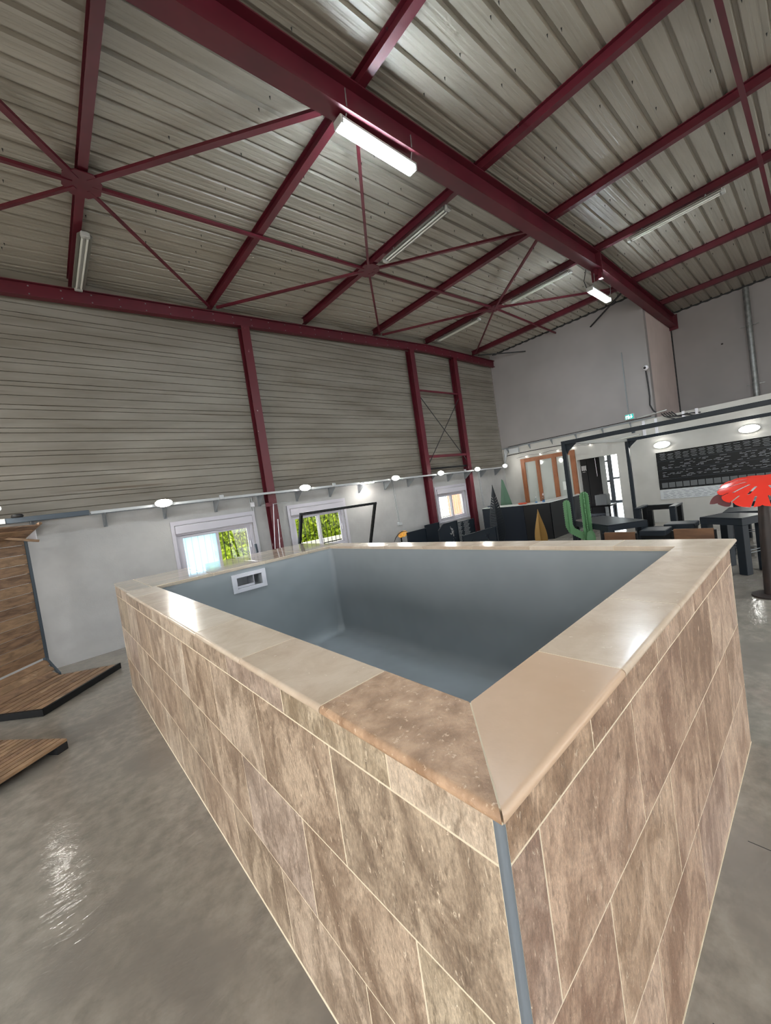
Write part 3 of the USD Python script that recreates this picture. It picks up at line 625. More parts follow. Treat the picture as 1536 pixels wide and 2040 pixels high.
# liner: rounded-rectangle loops from the rim down a cove to the floor, with the skimmer mouth left open
def rloop(o, z, rc=0.07):
    x0, x1, y0, y1 = IX0 - .018 + o, IX1 + .018 - o, IY0 - .018 + o, IY1 + .012 - o
    pts = []
    def side(p, q, n, marks=()):
        ts = sorted(set(list(np.linspace(0, 1, n)) + list(marks)))
        return [(p[0] + (q[0] - p[0]) * u, p[1] + (q[1] - p[1]) * u) for u in ts]
    xa, xb, yb_, yt = x0 + rc, x1 - rc, y0 + rc, y1 - rc
    m = [0.04 * i for i in range(26)]
    pts += side((xa, y0), (xb, y0), 13)
    pts += [(xb + rc * math.sin(a), y0 + rc - rc * math.cos(a)) for a in np.linspace(0, math.pi / 2, 8)[1:-1]]
    pts += side((x1, yb_), (x1, yt), 27)
    pts += [(xb + rc * math.cos(a), yt + rc * math.sin(a)) for a in np.linspace(0, math.pi / 2, 8)[1:-1]]
    top = [xb, 2.6, 2.3, SKX[1], 1.86, SKX[0], 1.4, 1.15, xa]
    pts += [(x, y1) for x in top]
    pts += [(xa - rc * math.sin(a), yt + rc * math.cos(a)) for a in np.linspace(0, math.pi / 2, 8)[1:-1]]
    pts += side((x0, yt), (x0, yb_), 27)
    pts += [(xa - rc * math.cos(a), yb_ - rc * math.sin(a)) for a in np.linspace(0, math.pi / 2, 8)[1:-1]]
    return np.array([(x, y, z) for x, y in pts])
SKX, SKZ = (1.692, 2.022), (1.120, 1.260)
zs = [CT - .030, 1.32, SKZ[1], 1.19, SKZ[0], 1.05, .95, .8, .65, .5, .4, .3, .24]
loops = [rloop(0, z) for z in zs]
for a in np.linspace(0, math.pi / 2, 8)[1:]: loops.append(rloop(.14 * (1 - math.cos(a)), .24 - .14 * math.sin(a), .07 + .05 * math.sin(a)))
V, Fc = loft(loops, cap1=True)
nn = len(loops[0]); keep = []
for f in Fc:
    c = V[f]
    inside = (c[:, 1] > IY1).all() and c[:, 0].min() >= SKX[0] - 1e-6 and c[:, 0].max() <= SKX[1] + 1e-6 and c[:, 2].min() >= SKZ[0] - 1e-6 and c[:, 2].max() <= SKZ[1] + 1e-6
    if not inside: keep.append(f)
Fc = np.array(keep)
ctr = np.array([(IX0 + IX1) / 2, (IY0 + IY1) / 2])
wr = np.zeros(len(V))                                    # soft wrinkles where the sheet turns the far corners
for cx_, cy_ in ((IX1, IY1), (IX0, IY1), (IX1, IY0)):
    d = np.hypot(V[:, 0] - cx_, V[:, 1] - cy_); low = np.clip((1.3 - V[:, 2]) / 1.2, 0, 1)
    wr += np.exp(-(d / (.16 + .12 * low)) ** 2) * low * (.016 + .018 * np.sin(V[:, 2] * 9 + d * 26))
flr = np.clip((.16 - V[:, 2]) / .06, 0, 1)
n2 = (ctr - V[:, :2]) / np.linalg.norm(ctr - V[:, :2], axis=1, keepdims=True).clip(1e-6)
V[:, :2] += n2 * wr[:, None] * (1 - flr)[:, None]
pool.part('liner', (V, Fc[:, ::-1]), 'liner', smooth=True, label='smooth grey-blue waterproof liner')
# skimmer in the far wall
sk = pool.part('skimmer', plate(rect(1.635, 1.075, 2.075, 1.305).difference(rect(1.695, 1.122, 2.020, 1.258)), (0, IY1 + .012, 0), (1, 0, 0), (0, 0, 1), .018), 'white_plastic', label='white plastic skimmer frame set into the far pool wall')
th = minus(box(1.688, 2.027, IY1 + .006, IY1 + .29, 1.113, 1.267), box(1.696, 2.019, IY1 - .1, IY1 + .28, 1.121, 1.259))
pool.part('skimmer_throat', th, 'grey_plastic', under=sk, smooth=False)
pool.part('skimmer_flap', box(1.70, 1.93, IY1 + .05, IY1 + .06, 1.123, 1.150), 'white_plastic', under=sk)
pool.part('skimmer_partition', box(1.925, 1.935, IY1 + .05, IY1 + .27, 1.122, 1.258), 'white_plastic', under=sk)

# ------------------------------------------------------------------ timber pod, pallet deck, leaning frame on the left
D = np.array([0.688, 0.725, 0.0]); N = np.array([0.725, -0.688, 0.0]); P0 = np.array([-0.25, 8.2, 0.0]); UP = np.array([0, 0, 1.0])
def pp(s, n, z): return P0 + D * s + N * n + UP * z
pod = Thing('timber_pod', 'slatted timber shelter with dark steel edges against the left wall', 'shelter', P0)
k = 0
for z in np.arange(.30, 2.12, .148):
    w = .140
    pod.part('slat', prism(rect(-.011, 0, .011, w), pp(-1.36, 0, z), pp(-.012, 0, z)), f'timber_{k % 3}'); k += 1
for s in (0, -1.38): pod.part('post', bar(pp(s, -.005, .24), pp(s, -.005, 2.16), .05, .05, up=D), 'slate_paint')
for j in range(3):                                       # inclined boards from the foot of the screen down to the deck
    a, b = .012 + j * .127, .012 + j * .127 + .118
    za, zb = .275 - a * .49, .275 - b * .49
    v = [pp(s, n, zz + dz) for s in (-1.36, -.25 + .2 * (1 - j / 2.2)) for n, zz in ((a, za), (b, zb)) for dz in (0, -.022)]
    pod.part('slat', trimesh.PointCloud(v).convex_hull, f'deck_timber_{j % 3}')
for s, e in ((-.02, -.24), (-1.38, -1.38)): pod.part('sloping_edge', trimesh.PointCloud([pp(s + q_, 0, zz) for q_ in (0, .03) for zz in (.30, .24)] + [pp(e + q_, .40, zz) for q_ in (0, .03) for zz in (.10, .04)]).convex_hull, 'slate_paint')
nb = 7
for j in range(nb):
    a, b = .40 + j * .117, .40 + j * .117 + .100
    pod.part('deck_board', trimesh.PointCloud([pp(s, n, z) for s in (-1.36, -.26 + .02 * j) for n in (a, b) for z in (.058, .080)]).convex_hull, f'deck_timber_{(j * 2) % 3}')
pod.part('underlay', trimesh.PointCloud([pp(s, n, z) for s in (-1.35, -.24) for n in (.41, 1.215) for z in (.040, .057)]).convex_hull, 'black_rubber')
pod.part('deck_edge', bar(pp(-1.40, 1.235, .045), pp(-.10, 1.235, .045), .03, .08), 'black_metal')
pod.part('deck_edge', bar(pp(-1.385, .42, .045), pp(-1.385, 1.25, .045), .03, .08), 'black_metal')
pod.part('deck_bearer', [bar(pp(s, .42, .03), pp(s, 1.22, .03), .05, .055) for s in (-.9, -.4)], 'black_metal')
for j in range(3):                                       # canopy boards sloping up towards the room
    a, b = .02 + j * .10, .02 + j * .10 + .085
    pod.part('canopy_slat', trimesh.PointCloud([pp(s, n, 2.15 + n * .60 + dz) for n in (a, b) for s in (-1.36, -n * .1) for dz in (0, .02)]).convex_hull, f'timber_{j % 3}')
pod.part('canopy_edge', bar(pp(-.03, 0, 2.17), pp(-.03, .33, 2.37), .05, .03), 'timber_0')
pod.part('canopy_strut', bar(np.array([-.085, 8.0, 2.10]), np.array([-.62, 7.88, 2.25]), .06, .035), 'timber_1')
pod.part('canopy_cheek', trimesh.PointCloud([pp(.0 + q_, n, z) for q_ in (0, .008) for n, z in ((.03, 2.13), (.20, 2.13), (.20, 2.31))]).convex_hull, 'white_plastic')

O2, D2 = np.array([-.115, 5.10, 0]), np.array([.795, .606, 0.0]); N2 = np.array([-.606, .795, 0.0])
dk = Thing('pallet_deck', 'low wooden deck of grooved boards lying on the floor at the left edge', 'deck', O2)
for j in range(9):
    a, b = j * .148, j * .148 + .138
    P = lambda s, n, z: O2 + D2 * s + N2 * n + UP * z
    dk.part('board', [trimesh.PointCloud([P(s, n, z) for s in (-2.2, 0) for n in (a, a + .062) for z in (.075, .1)]).convex_hull, trimesh.PointCloud([P(s, n, z) for s in (-2.2, 0) for n in (a + .078, b) for z in (.075, .1)]).convex_hull], f'deck_timber_{(j * 2 + 1) % 3}')
dk.part('underlay', trimesh.PointCloud([P(s, n, z) for s in (-2.2, -.01) for n in (.005, 1.31) for z in (.0695, .0745)]).convex_hull, 'trunk_brown')
for s in (-.05, -1.1): dk.part('bearer', trimesh.PointCloud([P(s + q_, n, z) for q_ in (-.05, .05) for n in (.0, 1.31) for z in (0, .069)]).convex_hull, 'black_rubber')

fr = Thing('display_stand', 'black square-tube stand leaning toward the viewer before the second window', 'stand', (4.5, 7.4, 0))
dy = .42 / 1.9 * 1.15
fr.part('top_bar', bar((3.62, 6.60, 1.90), (5.51, 6.60, 1.885), .05, .05), 'black_metal')
for x in (3.645, 5.485):
    fr.part('leg', bar((x, 6.60, 1.90), (x, 7.38, 0.02), .05, .05, up=(1, 0, 0)), 'black_metal')
    fr.part('foot', bar((x, 7.05, .02), (x, 7.75, .02), .06, .04), 'black_metal')

# ------------------------------------------------------------------ metal screens in front of the left wall
def screen(label, p, q, h, poly_holes=(), t=.03, z0=0.02, material='charcoal_metal', slant=0.0):
    p, q = np.array([*p, 0.0]), np.array([*q, 0.0]); w = np.linalg.norm(q - p); u = (q - p) / w
    s = Thing('metal_screen', label, 'screen', (p + q) / 2)
    body = Polygon([(0, z0), (w, z0), (w, h), (slant, h), (0, h - slant * .55)])
    s.part('sheet', plate(biggest(body.difference(unary_union(list(poly_holes)))) if len(poly_holes) else body, p, u, UP, t * .5), material)
    s.part('rim', plate(body.difference(body.buffer(-.03)), p + np.cross(u, UP) * t * .25, u, UP, t), material)
    n_ = np.cross(u, UP)
    for a in (.12, w - .12): s.part('foot', trimesh.PointCloud([p + u * (a + i * .03) + n_ * j + UP * k_ for i in (-1, 1) for j in (-.22, .22) for k_ in (0, .02)]).convex_hull, material)
    return s
def swirl(cx, cy, s, seed=0):
    r = np.random.default_rng(seed); out = []
    for i in range(11):
        a = r.uniform(0, 6.28); d = r.uniform(.15, 1.0) * s; w = r.uniform(.05, .1) * s; ln = r.uniform(.35, .7) * s
        c = (cx + d * .45 * math.cos(a), cy + d * math.sin(a))
        arc = [(c[0] + ln * .5 * math.cos(a + 1.2 + t) , c[1] + ln * .5 * math.sin(a + 1.2 + t)) for t in np.linspace(0, 1.6, 7)]
        out.append(LineString(arc).buffer(w, 3, cap_style=3))
    return out
slots = [rect(.10 + .42 * (i % 2) + .02 * ((j * 7) % 3), .22 + j * .042, .46 + .42 * (i % 2) - .03 * ((j * 5 + i) % 3), .236 + j * .042) for j in range(17) for i in range(2)]
screen('plain dark metal screen left of the taller ones, right of the yellow leaf', (7.10, 7.45), (7.90, 7.5), .97)
screen('dark metal screen behind, below the small barred window', (8.5, 8.1), (9.12, 8.08), .97)
screen('dark metal screen with one corner cut and a swirling cut-out, tallest of the group', (7.72, 6.9), (8.72, 7.05), 1.04, swirl(.72, .72, .24, 3), slant=.25)
screen('dark metal screen cut with rows of narrow slots, below the small barred window', (9.15, 7.55), (10.25, 7.6), .90, slots)
screen('low dark metal screen with faint swirling cut-outs, in front of the tall black leaf', (8.25, 6.55), (9.92, 6.6), .66, swirl(.4, .42, .14, 5) + swirl(1.2, .42, .17, 6))

# metal leaves
def leaf_plate(h, w, slots_n=9, base=.0):
    top = [(w * math.sin(math.pi * (t ** .72)) * (.55 + .45 * (1 - t)) if 0 < t < 1 else 0.004, base + h * t) for t in np.linspace(0, 1, 26)]
    half = Polygon([(0, base)] + top + [(0, base + h)]).buffer(0)
    cuts = []
    for i in range(slots_n):
        z = base + h * (.10 + .72 * i / slots_n); wz = w * math.sin(math.pi * (((z - base) / h) ** .72)) * (.55 + .45 * (1 - (z - base) / h))
        cuts.append(LineString([(.035, z), (max(wz * .82, .04), z + .055)]).buffer(.0065, 2))
    return half.difference(unary_union(cuts)) if slots_n else half
def metal_leaf(name, label, at, h, w, yaw, fold, material, n, stand=.0):
    t = Thing(name, label, 'leaf sculpture', (*at, 0))
    for s in (-1, 1):
        a = yaw + s * (math.pi / 2 - fold); u = np.array([math.cos(a), math.sin(a), 0])
        t.part('blade', plate(leaf_plate(h - stand, w, n, stand), np.array([*at, 0.0]), u, UP, .006), material)
    t.part('rib', tube([(*at, 0.0), (*at, h - .05)], .012, 8), material)
    t.part('base_plate', lathe([(0, 0), (.16, 0), (.16, .012), (0, .012)], 20, (*at, 0)), material)
metal_leaf('tall_leaf', 'tall black metal leaf with slotted blades, pointed top above the counter', (10.25, 6.73), 1.88, .30, math.radians(213), .55, 'leaf_black', 17)
metal_leaf('brown_leaf', 'brownish gold metal leaf standing before the black counter', (9.2, 4.84), 1.13, .20, math.radians(208), .5, 'leaf_brown', 0, .08)
gs = Thing('green_sail', 'tapering green metal sheets standing in the far corner behind the counter', 'sculpture', (13.0, 8.0, 0))
gs.part('sheet', plate(Polygon([(-.30, 0), (.02, 0), (.0, 2.0)]), (12.85, 8.02, 0), np.array([.62, -.78, 0]), UP, .01), 'green_sheet')
gs.part('sheet', plate(Polygon([(.02, 0), (.55, 0), (.06, 1.95), (.0, 2.0)]), (12.85, 8.02, 0), np.array([.80, -.60, 0]), UP, .01), 'green_sheet')

def monstera(scale, nslit=5):
    """heart-shaped leaf, tip towards -w; scalloped rim, narrow radial slits"""
    th = np.linspace(0, 2 * math.pi, 181)[:-1]; pts = []
    for a in th:                                          # a = 0 at the tip
        c = math.cos(a); base = .52 + .16 * max(c, 0) ** 3 - .22 * max(-c, 0) ** 8
        lob = .055 * abs(math.sin(a * 5.5)) ** .5 - .04
        rr = scale * (base + (lob if abs(a - math.pi) > .5 else -.02)); pts.append((rr * math.sin(a) * 1.12, -rr * math.cos(a)))
    P = Polygon(pts).buffer(0); cuts = []
    for s in (-1, 1):
        for k in range(nslit):
            a = s * math.radians(22 + k * 27); d = np.array([math.sin(a) * 1.12, -math.cos(a)])
            o = np.array([0, scale * (.02 + .04 * k)])
            cuts.append(LineString([tuple(o + d * scale * .20), tuple(o + d * scale * (.40 + .03 * (k % 2)))]).buffer(scale * .020, 3))
            a2 = a - s * math.radians(13); d2 = np.array([math.sin(a2) * 1.12, -math.cos(a2)])
            cuts.append(LineString([tuple(d2 * scale * .44), tuple(d2 * scale * .75)]).buffer(scale * .016, 2))
    return biggest(P.difference(unary_union(cuts)))
def bent_leaf(scale, t, warp):
    m = trimesh.creation.extrude_polygon(monstera(scale), t); q_ = mani(m).refine_to_length(scale * .07); v, f = raw(q_)
    return warp(v), f
rt = Thing('red_leaf_tree', 'red metal leaf on a dark brown trunk, at the right edge', 'sculpture', (6.88, .62, 0))
rt.part('base_plate', lathe([(0, 0), (.20, 0), (.20, .02), (.06, .03), (0, .03)], 28, (6.88, .60, 0)), 'trunk_brown')
rt.part('trunk', tube([(6.88, .60, .02), (6.88, .598, .5), (6.885, .592, 1.0), (6.92, .585, 1.40)], [.075, .07, .066, .05], 14), 'trunk_brown')
def warp_red(v):
    u, w, h = v[:, 0], v[:, 1], v[:, 2]                   # w from tip (-) to stem (+)
    t_ = (w + .62) / 1.0
    x = 6.58 + .62 * t_ + h * .5; z = 1.17 + .40 * np.sin(np.clip(t_, -.1, 1.1) * 1.45) - .30 * u ** 2 + h; y = .58 - u * .92
    return np.stack([x, y, z], 1)
rt.part('leaf', bent_leaf(.84, .006, warp_red), 'leaf_red', smooth=50, label='glossy red leaf with cut slits')
for yy, zz, L_, w_ in ((.96, 1.36, .22, .05), (.93, 1.31, .15, .10)):
    a = np.linspace(0, 1, 12); prof = Polygon([(L_ * x_, w_ * math.sin(math.pi * x_) ** .8) for x_ in a] + [(L_ * x_, -w_ * math.sin(math.pi * x_) ** .8) for x_ in a[::-1]]).buffer(.002)
    ua_ = np.array([-.15, .80, -.58]); ua_ /= np.linalg.norm(ua_); va_ = np.cross(ua_, np.array([-.96, -.2, .2])); va_ /= np.linalg.norm(va_)
    rt.part('side_leaf', plate(prof, np.array([7.0, yy, zz]), ua_, va_, .005), 'leaf_dark_red', label='narrow dark red leaf')
    rt.part('side_stem', tube([(6.93, .60, 1.36), (7.0, yy, zz)], .008, 6), 'leaf_dark_red')
yl = Thing('yellow_leaf_tree', 'small yellow metal leaf with a dark back on a thin black stem', 'sculpture', (7.42, 8.0, 0))
yl.part('stem', tube([(7.42, 8.02, 0), (7.42, 8.02, .86)], .02, 8), 'black_metal'); yl.part('base_plate', lathe([(0, 0), (.13, 0), (.13, .012), (0, .012)], 20, (7.42, 8.02, 0)), 'black_metal')
def warp_y(v):
    u, w, h = v[:, 0], v[:, 1], v[:, 2]; tt = (w + .22) / .42
    return np.stack([7.33 + u * .95 + .25 * np.clip(tt, 0, 1), 7.86 + .22 * np.clip(tt, 0, 1) + h, .82 + .16 * np.sin(np.clip(tt, 0, 1) * 1.4) - 1.1 * u ** 2], 1)
yl.part('leaf', bent_leaf(.34, .005, warp_y), 'leaf_yellow', smooth=50)
yl.part('back_leaf', [tube([(7.02, 7.9, .72), (7.12, 7.92, .83), (7.28, 7.95, .92), (7.45, 8.0, .955), (7.65, 8.0, .93)], [.004, .012, .016, .014, .004], 6)], 'trunk_brown')

# ------------------------------------------------------------------ tables, chairs, pergola, cactus
def table(label, at, yaw, lu, lv, h, top='charcoal_top', body='charcoal_metal', leg=.12, grp='dark block tables'):
    t = Thing('block_table', label, 'table', (*at, 0), yaw, group=grp)
    t.part('tabletop', box(0, lu, 0, lv, h - .022, h, .004), top, local=True)
    t.part('apron', minus(box(.0, lu, .0, lv, h - .115, h - .0225), box(.05, lu - .05, .05, lv - .05, h - .3, h - .05)), body, local=True, smooth=False)
    for a in (0, lu - leg):
        for b in (0, lv - leg): t.part('leg', box(a + .001, a + leg - .001, b + .001, b + leg - .001, 0, h - .116, .006), body, local=True)
    for z in (.32, .36): t.part('foot_rail', tube([(.06, .06, z), (lu - .06, .06, z)], .007, 6), 'grey_metal', local=True)
    for z in (.32, .36): t.part('foot_rail', tube([(lu - .06, .06, z), (lu - .06, lv - .06, z)], .007, 6), 'grey_metal', local=True)
    return t
# near corner, yaw of first side, lengths
table('dark block table with thick square legs nearest the pool corner, left of the red leaf', (7.86, .93), math.radians(-29), .52, .64, .89)
table('dark table behind the nearest block table, its top catching light', (9.36, .38), 0, .72, .98, .80)
table('farthest dark table, by the wall behind the red leaf trunk', (10.42, .40), math.radians(-4), .75, .95, .85)
table('long dark table between the cactus and the black armchair', (7.62, 2.72), math.radians(-42), .72, 1.45, .89)

ac = Thing('armchair', 'black slatted armchair with broad flat arms against the white wall', 'chair', (10.0, 2.53, 0))
for y in (2.20, 2.84):
    ac.part('side_frame', box(9.70, 9.86, y - .05, y + .05, 0, .90, .008), 'charcoal_metal')
    ac.part('side_frame', box(10.24, 10.36, y - .05, y + .05, 0, .93, .008), 'black_metal')
    ac.part('arm', box(9.70, 10.36, y - .055, y + .055, .90, .94, .006), 'charcoal_top')
ac.part('back_rail', box(10.25, 10.35, 2.25, 2.79, .82, .93, .006), 'black_metal'); ac.part('back_post', box(10.25, 10.35, 2.25, 2.33, .45, .82), 'black_metal'); ac.part('back_post', box(10.25, 10.35, 2.70, 2.79, .45, .82), 'black_metal')
for i in range(5): ac.part('seat_slat', box(9.84 + i * .09, 9.90 + i * .09, 2.24, 2.80, .43, .45, .004), 'black_metal')
def block_stool(label, x0, x1, y0, y1, h):
    t = Thing('block_stool', label, 'stool', ((x0 + x1) / 2, (y0 + y1) / 2, 0), group='low black stools by the tables')
    t.part('seat', box(x0, x1, y0, y1, h - .09, h, .01), 'charcoal_metal')
    t.part('pedestal', trimesh.PointCloud([(x, y, z) for z, i in ((h - .09, .02), (0.0, .10)) for x in (x0 + i, x1 - i) for y in (y0 + i, y1 - i)]).convex_hull, 'black_metal')
block_stool('low black stool with tapering base, just left of the wooden chair back', 7.55, 8.0, 1.84, 2.22, .78)
block_stool('low black stool behind the wooden chair back', 8.35, 8.75, 1.60, 2.05, .76)
def wood_chair(label, x, y0, y1, top, frame_right=False):
    t = Thing('wooden_chair', label, 'chair', (x, (y0 + y1) / 2, 0), group='wooden-backed chairs behind the pool')
    t.part('backrest', box(x, x + .028, y0, y1, top - .22, top, .006), 'chair_wood')
    t.part('seat', box(x + .03, x + .47, y0, y1, .42, .45, .006), 'chair_wood')
    for yy in (y0 - .012, y1 + .012):
        t.part('frame', [box(x, x + .03, yy - .012, yy + .012, 0, top - .02), box(x + .44, x + .47, yy - .012, yy + .012, 0, .45), box(x, x + .47, yy - .012, yy + .012, .40, .42)], 'black_metal')
wood_chair('chair with a plain wooden back standing just right of the cactus', 6.5, 1.96, 2.39, .94)
wood_chair('chair with a wide wooden back and dark side frame near the pool corner', 6.5, 1.05, 1.49, .965)

pg = Thing('pergola', 'dark grey metal pergola frame over the tables on the right', 'pergola', (10.5, 1.6, 0))
for x in (8.5, 12.5):
    for y in (3.70, -.9): pg.part('post', box(x - .04, x + .04, y - .04, y + .04, 0, 2.61, .004), 'charcoal_metal')
    pg.part('beam', box(x - .04, x + .04, -.86, 3.66, 2.53, 2.61, .004), 'charcoal_metal')
    for y, s in ((3.66, -1), (-.86, 1)): pg.part('gusset', plate(Polygon([(0, 0), (.20 * s, 0), (.03 * s, -.14), (0, -.20)]).buffer(0), (x + .02, y, 2.53), (0, 1, 0), (0, 0, 1), .04), 'charcoal_metal')
for y in (3.70, -.9):
    pg.part('cross_beam', box(8.54, 12.46, y - .03, y + .03, 2.535, 2.605, .004), 'lamp_white' if y > 0 else 'charcoal_metal')

cz = Thing('metal_cactus', 'green metal cactus of crossed toothed plates with one raised arm', 'cactus sculpture', (8.0, 3.22, 0))
def toothed(poly, step=.045, d=.012):
    b = poly.exterior; n = int(b.length / step); pts = []
    for i in range(n):
        a = b.interpolate(i * step * b.length / (n * step)); c = b.interpolate((i + .5) * b.length / n); pts += [(a.x, a.y)]
        e = b.interpolate((i + .5) * b.length / n + .004); dx, dy_ = e.x - c.x, e.y - c.y; l_ = math.hypot(dx, dy_); s = 1 if poly.exterior.is_ccw else -1
        pts += [(c.x + s * dy_ / l_ * d, c.y - s * dx / l_ * d)]
    return Polygon(pts).buffer(0)
capsule = lambda w, z0, z1: LineString([(0, z0 + w), (0, z1 - w)]).buffer(w, 8)
trunk = toothed(sbox(-.085, 0, .085, .6).union(capsule(.085, .2, 1.515)))
for a in (20, 80, 140):
    u = np.array([math.cos(math.radians(a)), math.sin(math.radians(a)), 0])
    cz.part('trunk_plate', plate(trunk, np.array([8.0, 3.22, 0.0]) - np.cross(u, UP) * .006, u, UP, .012), 'cactus_green')
arm = toothed(LineString([(0, .58), (.30, .76), (.345, .86), (.345, 1.32)]).buffer(.065, 6))
ua = np.array([-.12, .99, 0])
cz.part('arm_plate', plate(arm, np.array([8.0, 3.22, 0.0]), ua, UP, .012), 'cactus_green')
cap2 = toothed(capsule(.065, .72, 1.385))
cz.part('arm_plate', plate(cap2, np.array([8.0, 3.22, 0.0]) + ua * .345 - np.array([.0, .0, 0]), np.array([.99, .12, 0]), UP, .012), 'cactus_green')
cz.part('arm_plate', plate(toothed(LineString([(-.0, .58), (.0, .66)]).buffer(.06, 6)), np.array([8.0, 3.30, 0.05]), np.array([.99, .12, 0]), UP, .012), 'cactus_green')
cz.part('pad', plate(toothed(affinity.scale(Point(0, .62).buffer(1, 12), .075, .14)), np.array([7.90, 3.14, 0.0]), np.array([.66, -.75, 0]), UP, .012), 'cactus_green')
cz.part('base_plate', lathe([(0, 0), (.22, 0), (.22, .012), (0, .012)], 24, (8.0, 3.22, 0)), 'cactus_green')

# ------------------------------------------------------------------ reception counter with the things on it
cn = Thing('reception_counter', 'dark angular reception counter with a thin pale top in the far corner', 'counter', (12.0, 6.2, 0))
outline = [(11.08, 7.75), (11.12, 6.30), (11.36, 5.58), (13.6, 5.58)]; inner = [(13.6, 6.1), (11.75, 6.1), (11.62, 6.5), (11.6, 7.75)]
mats_ = ['navy_panel', 'black_metal', 'black_gloss']
for i in range(3):
    a, b = np.array([*outline[i], 0.0]), np.array([*outline[i + 1], 0.0]); u = (b - a) / np.linalg.norm(b - a)
    cn.part('front_panel', plate(rect(.002, .0, np.linalg.norm(b - a) - .002, 1.10), a, u, UP, -.02 if False else .02), mats_[i])
ib = Polygon(outline + inner).buffer(-.022)
cn.part('body', plate(ib, (0, 0, .02), (1, 0, 0), (0, 1, 0), 1.07), 'black_metal')
cn.part('countertop', plate(Polygon(outline + inner).buffer(.02, join_style=2), (0, 0, 1.101), (1, 0, 0), (0, 1, 0), .024), 'counter_top')
cn.part('end_panel', box(11.06, 11.6, 7.752, 7.775, 0, 1.1, .003), 'navy_panel')
def bottle(label, at, h, r, liquid, pump=False):
    t = Thing('bottle', label, 'bottle', (*at, 1.126))
    t.part('body', lathe([(0, 0), (r, 0), (r, h * .55), (r * .8, h * .66), (r * .35, h * .74), (r * .35, h * .82), (0, h * .82)], 18, (*at, 1.126)), 'bottle_clear', smooth=50)
    t.part('liquid', lathe([(0, .003), (r * .93, .003), (r * .93, h * liquid), (0, h * liquid)], 18, (*at, 1.126)), 'bottle_blue')
    t.part('cap', lathe([(0, 0), (r * .42, 0), (r * .42, h * .14), (0, h * .14)], 14, (*at, 1.126 + h * .80)), 'white_plastic')
    if pump: t.part('pump', tube([(*at, 1.126 + h * .92), (*at, 1.126 + h * 1.02), (at[0] - .02, at[1] - .03, 1.126 + h * 1.02)], .008, 6), 'white_plastic')
bottle('small clear bottle with a little blue liquid on the counter, left one', (11.42, 6.02), .20, .036, .2)
bottle('taller pump bottle with blue liquid on the counter, right one', (11.46, 5.80), .26, .042, .30, True)
rcl = []
for i in range(5):
    c = np.array([11.25 + rng.normal() * .03, 6.42 + rng.normal() * .07, 1.128]); s = trimesh.creation.icosphere(2, 1.0); s.apply_scale((.06, .07, .028)); s.apply_translation(c + (0, 0, .026)); rcl.append(mani(s))
u_ = rcl[0]
for q_ in rcl[1:]: u_ = u_ + q_
single('folded_cloth', u_, 'red_cloth', 'crumpled orange-red cloth lying on the counter corner', 'cloth', smooth=True)
single('counter_tray', box(11.15, 11.45, 7.35, 7.62, 1.1265, 1.18, .01), 'slate_paint', 'grey tray at the left end of the counter', 'tray')

# ------------------------------------------------------------------ end wall: office window, lobby, board, sign, pipe, camera
ow = Thing('window_4', 'orange-brown wooden triple window into the office, with pale panes', None, kind='structure')
W0, W1, Z0, Z1 = 5.735, 7.755, .315, 2.645
Tw = lambda poly, x, th: plate(poly, (x, 0, 0), (0, -1, 0), (0, 0, 1), th)           # polygon (-y, z), extruded towards -x
ow.part('frame', Tw(rect(-W1, Z0, -W0, Z1).difference(rect(-W1 + .15, Z0 + .15, -7.16, Z1 - .14)).difference(rect(-7.03, Z0 + .15, -6.55, Z1 - .14)).difference(rect(-6.40, Z0 + .15, -W0 - .16, Z1 - .14)), XE + .05, .10), 'orange_wood')
for a, b in ((7.16, W1 - .15), (6.55, 7.03), (W0 + .16, 6.40)): ow.part('pane', box(XE + .01, XE + .018, a, b, Z0 + .15, Z1 - .14), 'office_pane')
op = Thing('office_shell', kind='structure')
op.part('back_wall', box(14.85, 14.92, 6.10, YG, 0, 2.9), 'white_paint'); op.part('side_wall', bar((XE + .23, 5.80, 1.45), (14.88, 6.12, 1.45), .05, 2.9), 'white_paint'); op.part('office_ceiling', box(XE + .22, 14.85, 6.1, YG, 2.8, 2.9), 'white_paint')
single('notice_sheet', box(XE - .004, XE - .001, 5.98, 6.27, 1.30, 1.60), 'paper', 'white paper notice on the right pane of the wooden window', 'notice')
single('notice_sheet', box(XE - .062, XE - .059, 5.74, 5.84, .98, 1.12), 'paper', 'tiny paper label at the lower right corner of the wooden window', 'notice')
sl = Thing('string_lights', 'thin wire of tiny bulbs above the wooden window', 'lights', (XE, 6.4, 2.75))
sl.part('wire', tube([(XE - .03, y, 2.74 + .02 * math.sin(y * 7)) for y in np.arange(4.9, 8.0, .15)], .005, 5), 'dark_cable')
for y in (7.5, 6.95, 6.3, 5.75, 5.2): sl.part('bulb', trimesh.creation.icosphere(1, .018).apply_translation((XE - .04, y, 2.71)), 'tiny_bulb')
tc = Thing('end_cable_tray', 'grey brackets and cables along the end wall above the wooden window', 'cable tray', (XE, 6, 3.0))
for y in (8.2, 7.3, 6.45, 5.6, 4.75, 3.95): tc.part('bracket', plate(Polygon([(0, 0), (.16, 0), (.16, -.03), (.03, -.17), (0, -.17)]), (XE - .002, y, 3.15), (-1, 0, 0), (0, 0, 1), .008), 'grey_metal')
tc.part('cable', tube([(XE - .02, y, 2.885 + .01 * math.sin(y * 2)) for y in np.arange(4.6, 8.4, .2)], .013, 6), 'dark_cable')
tc.part('cable', tube([(XE - .02, y, 3.215) for y in np.arange(3.4, 8.4, .4)], .010, 6), 'dark_cable')
tc.part('bundle', [tube([(XE - .05, 8.35 - i * .05, 3.15), (XE - .06, 8.40 - i * .02, 2.8), (XE - .03, 8.44, 2.55)], .02, 6) for i in range(4)], 'grey_plastic')
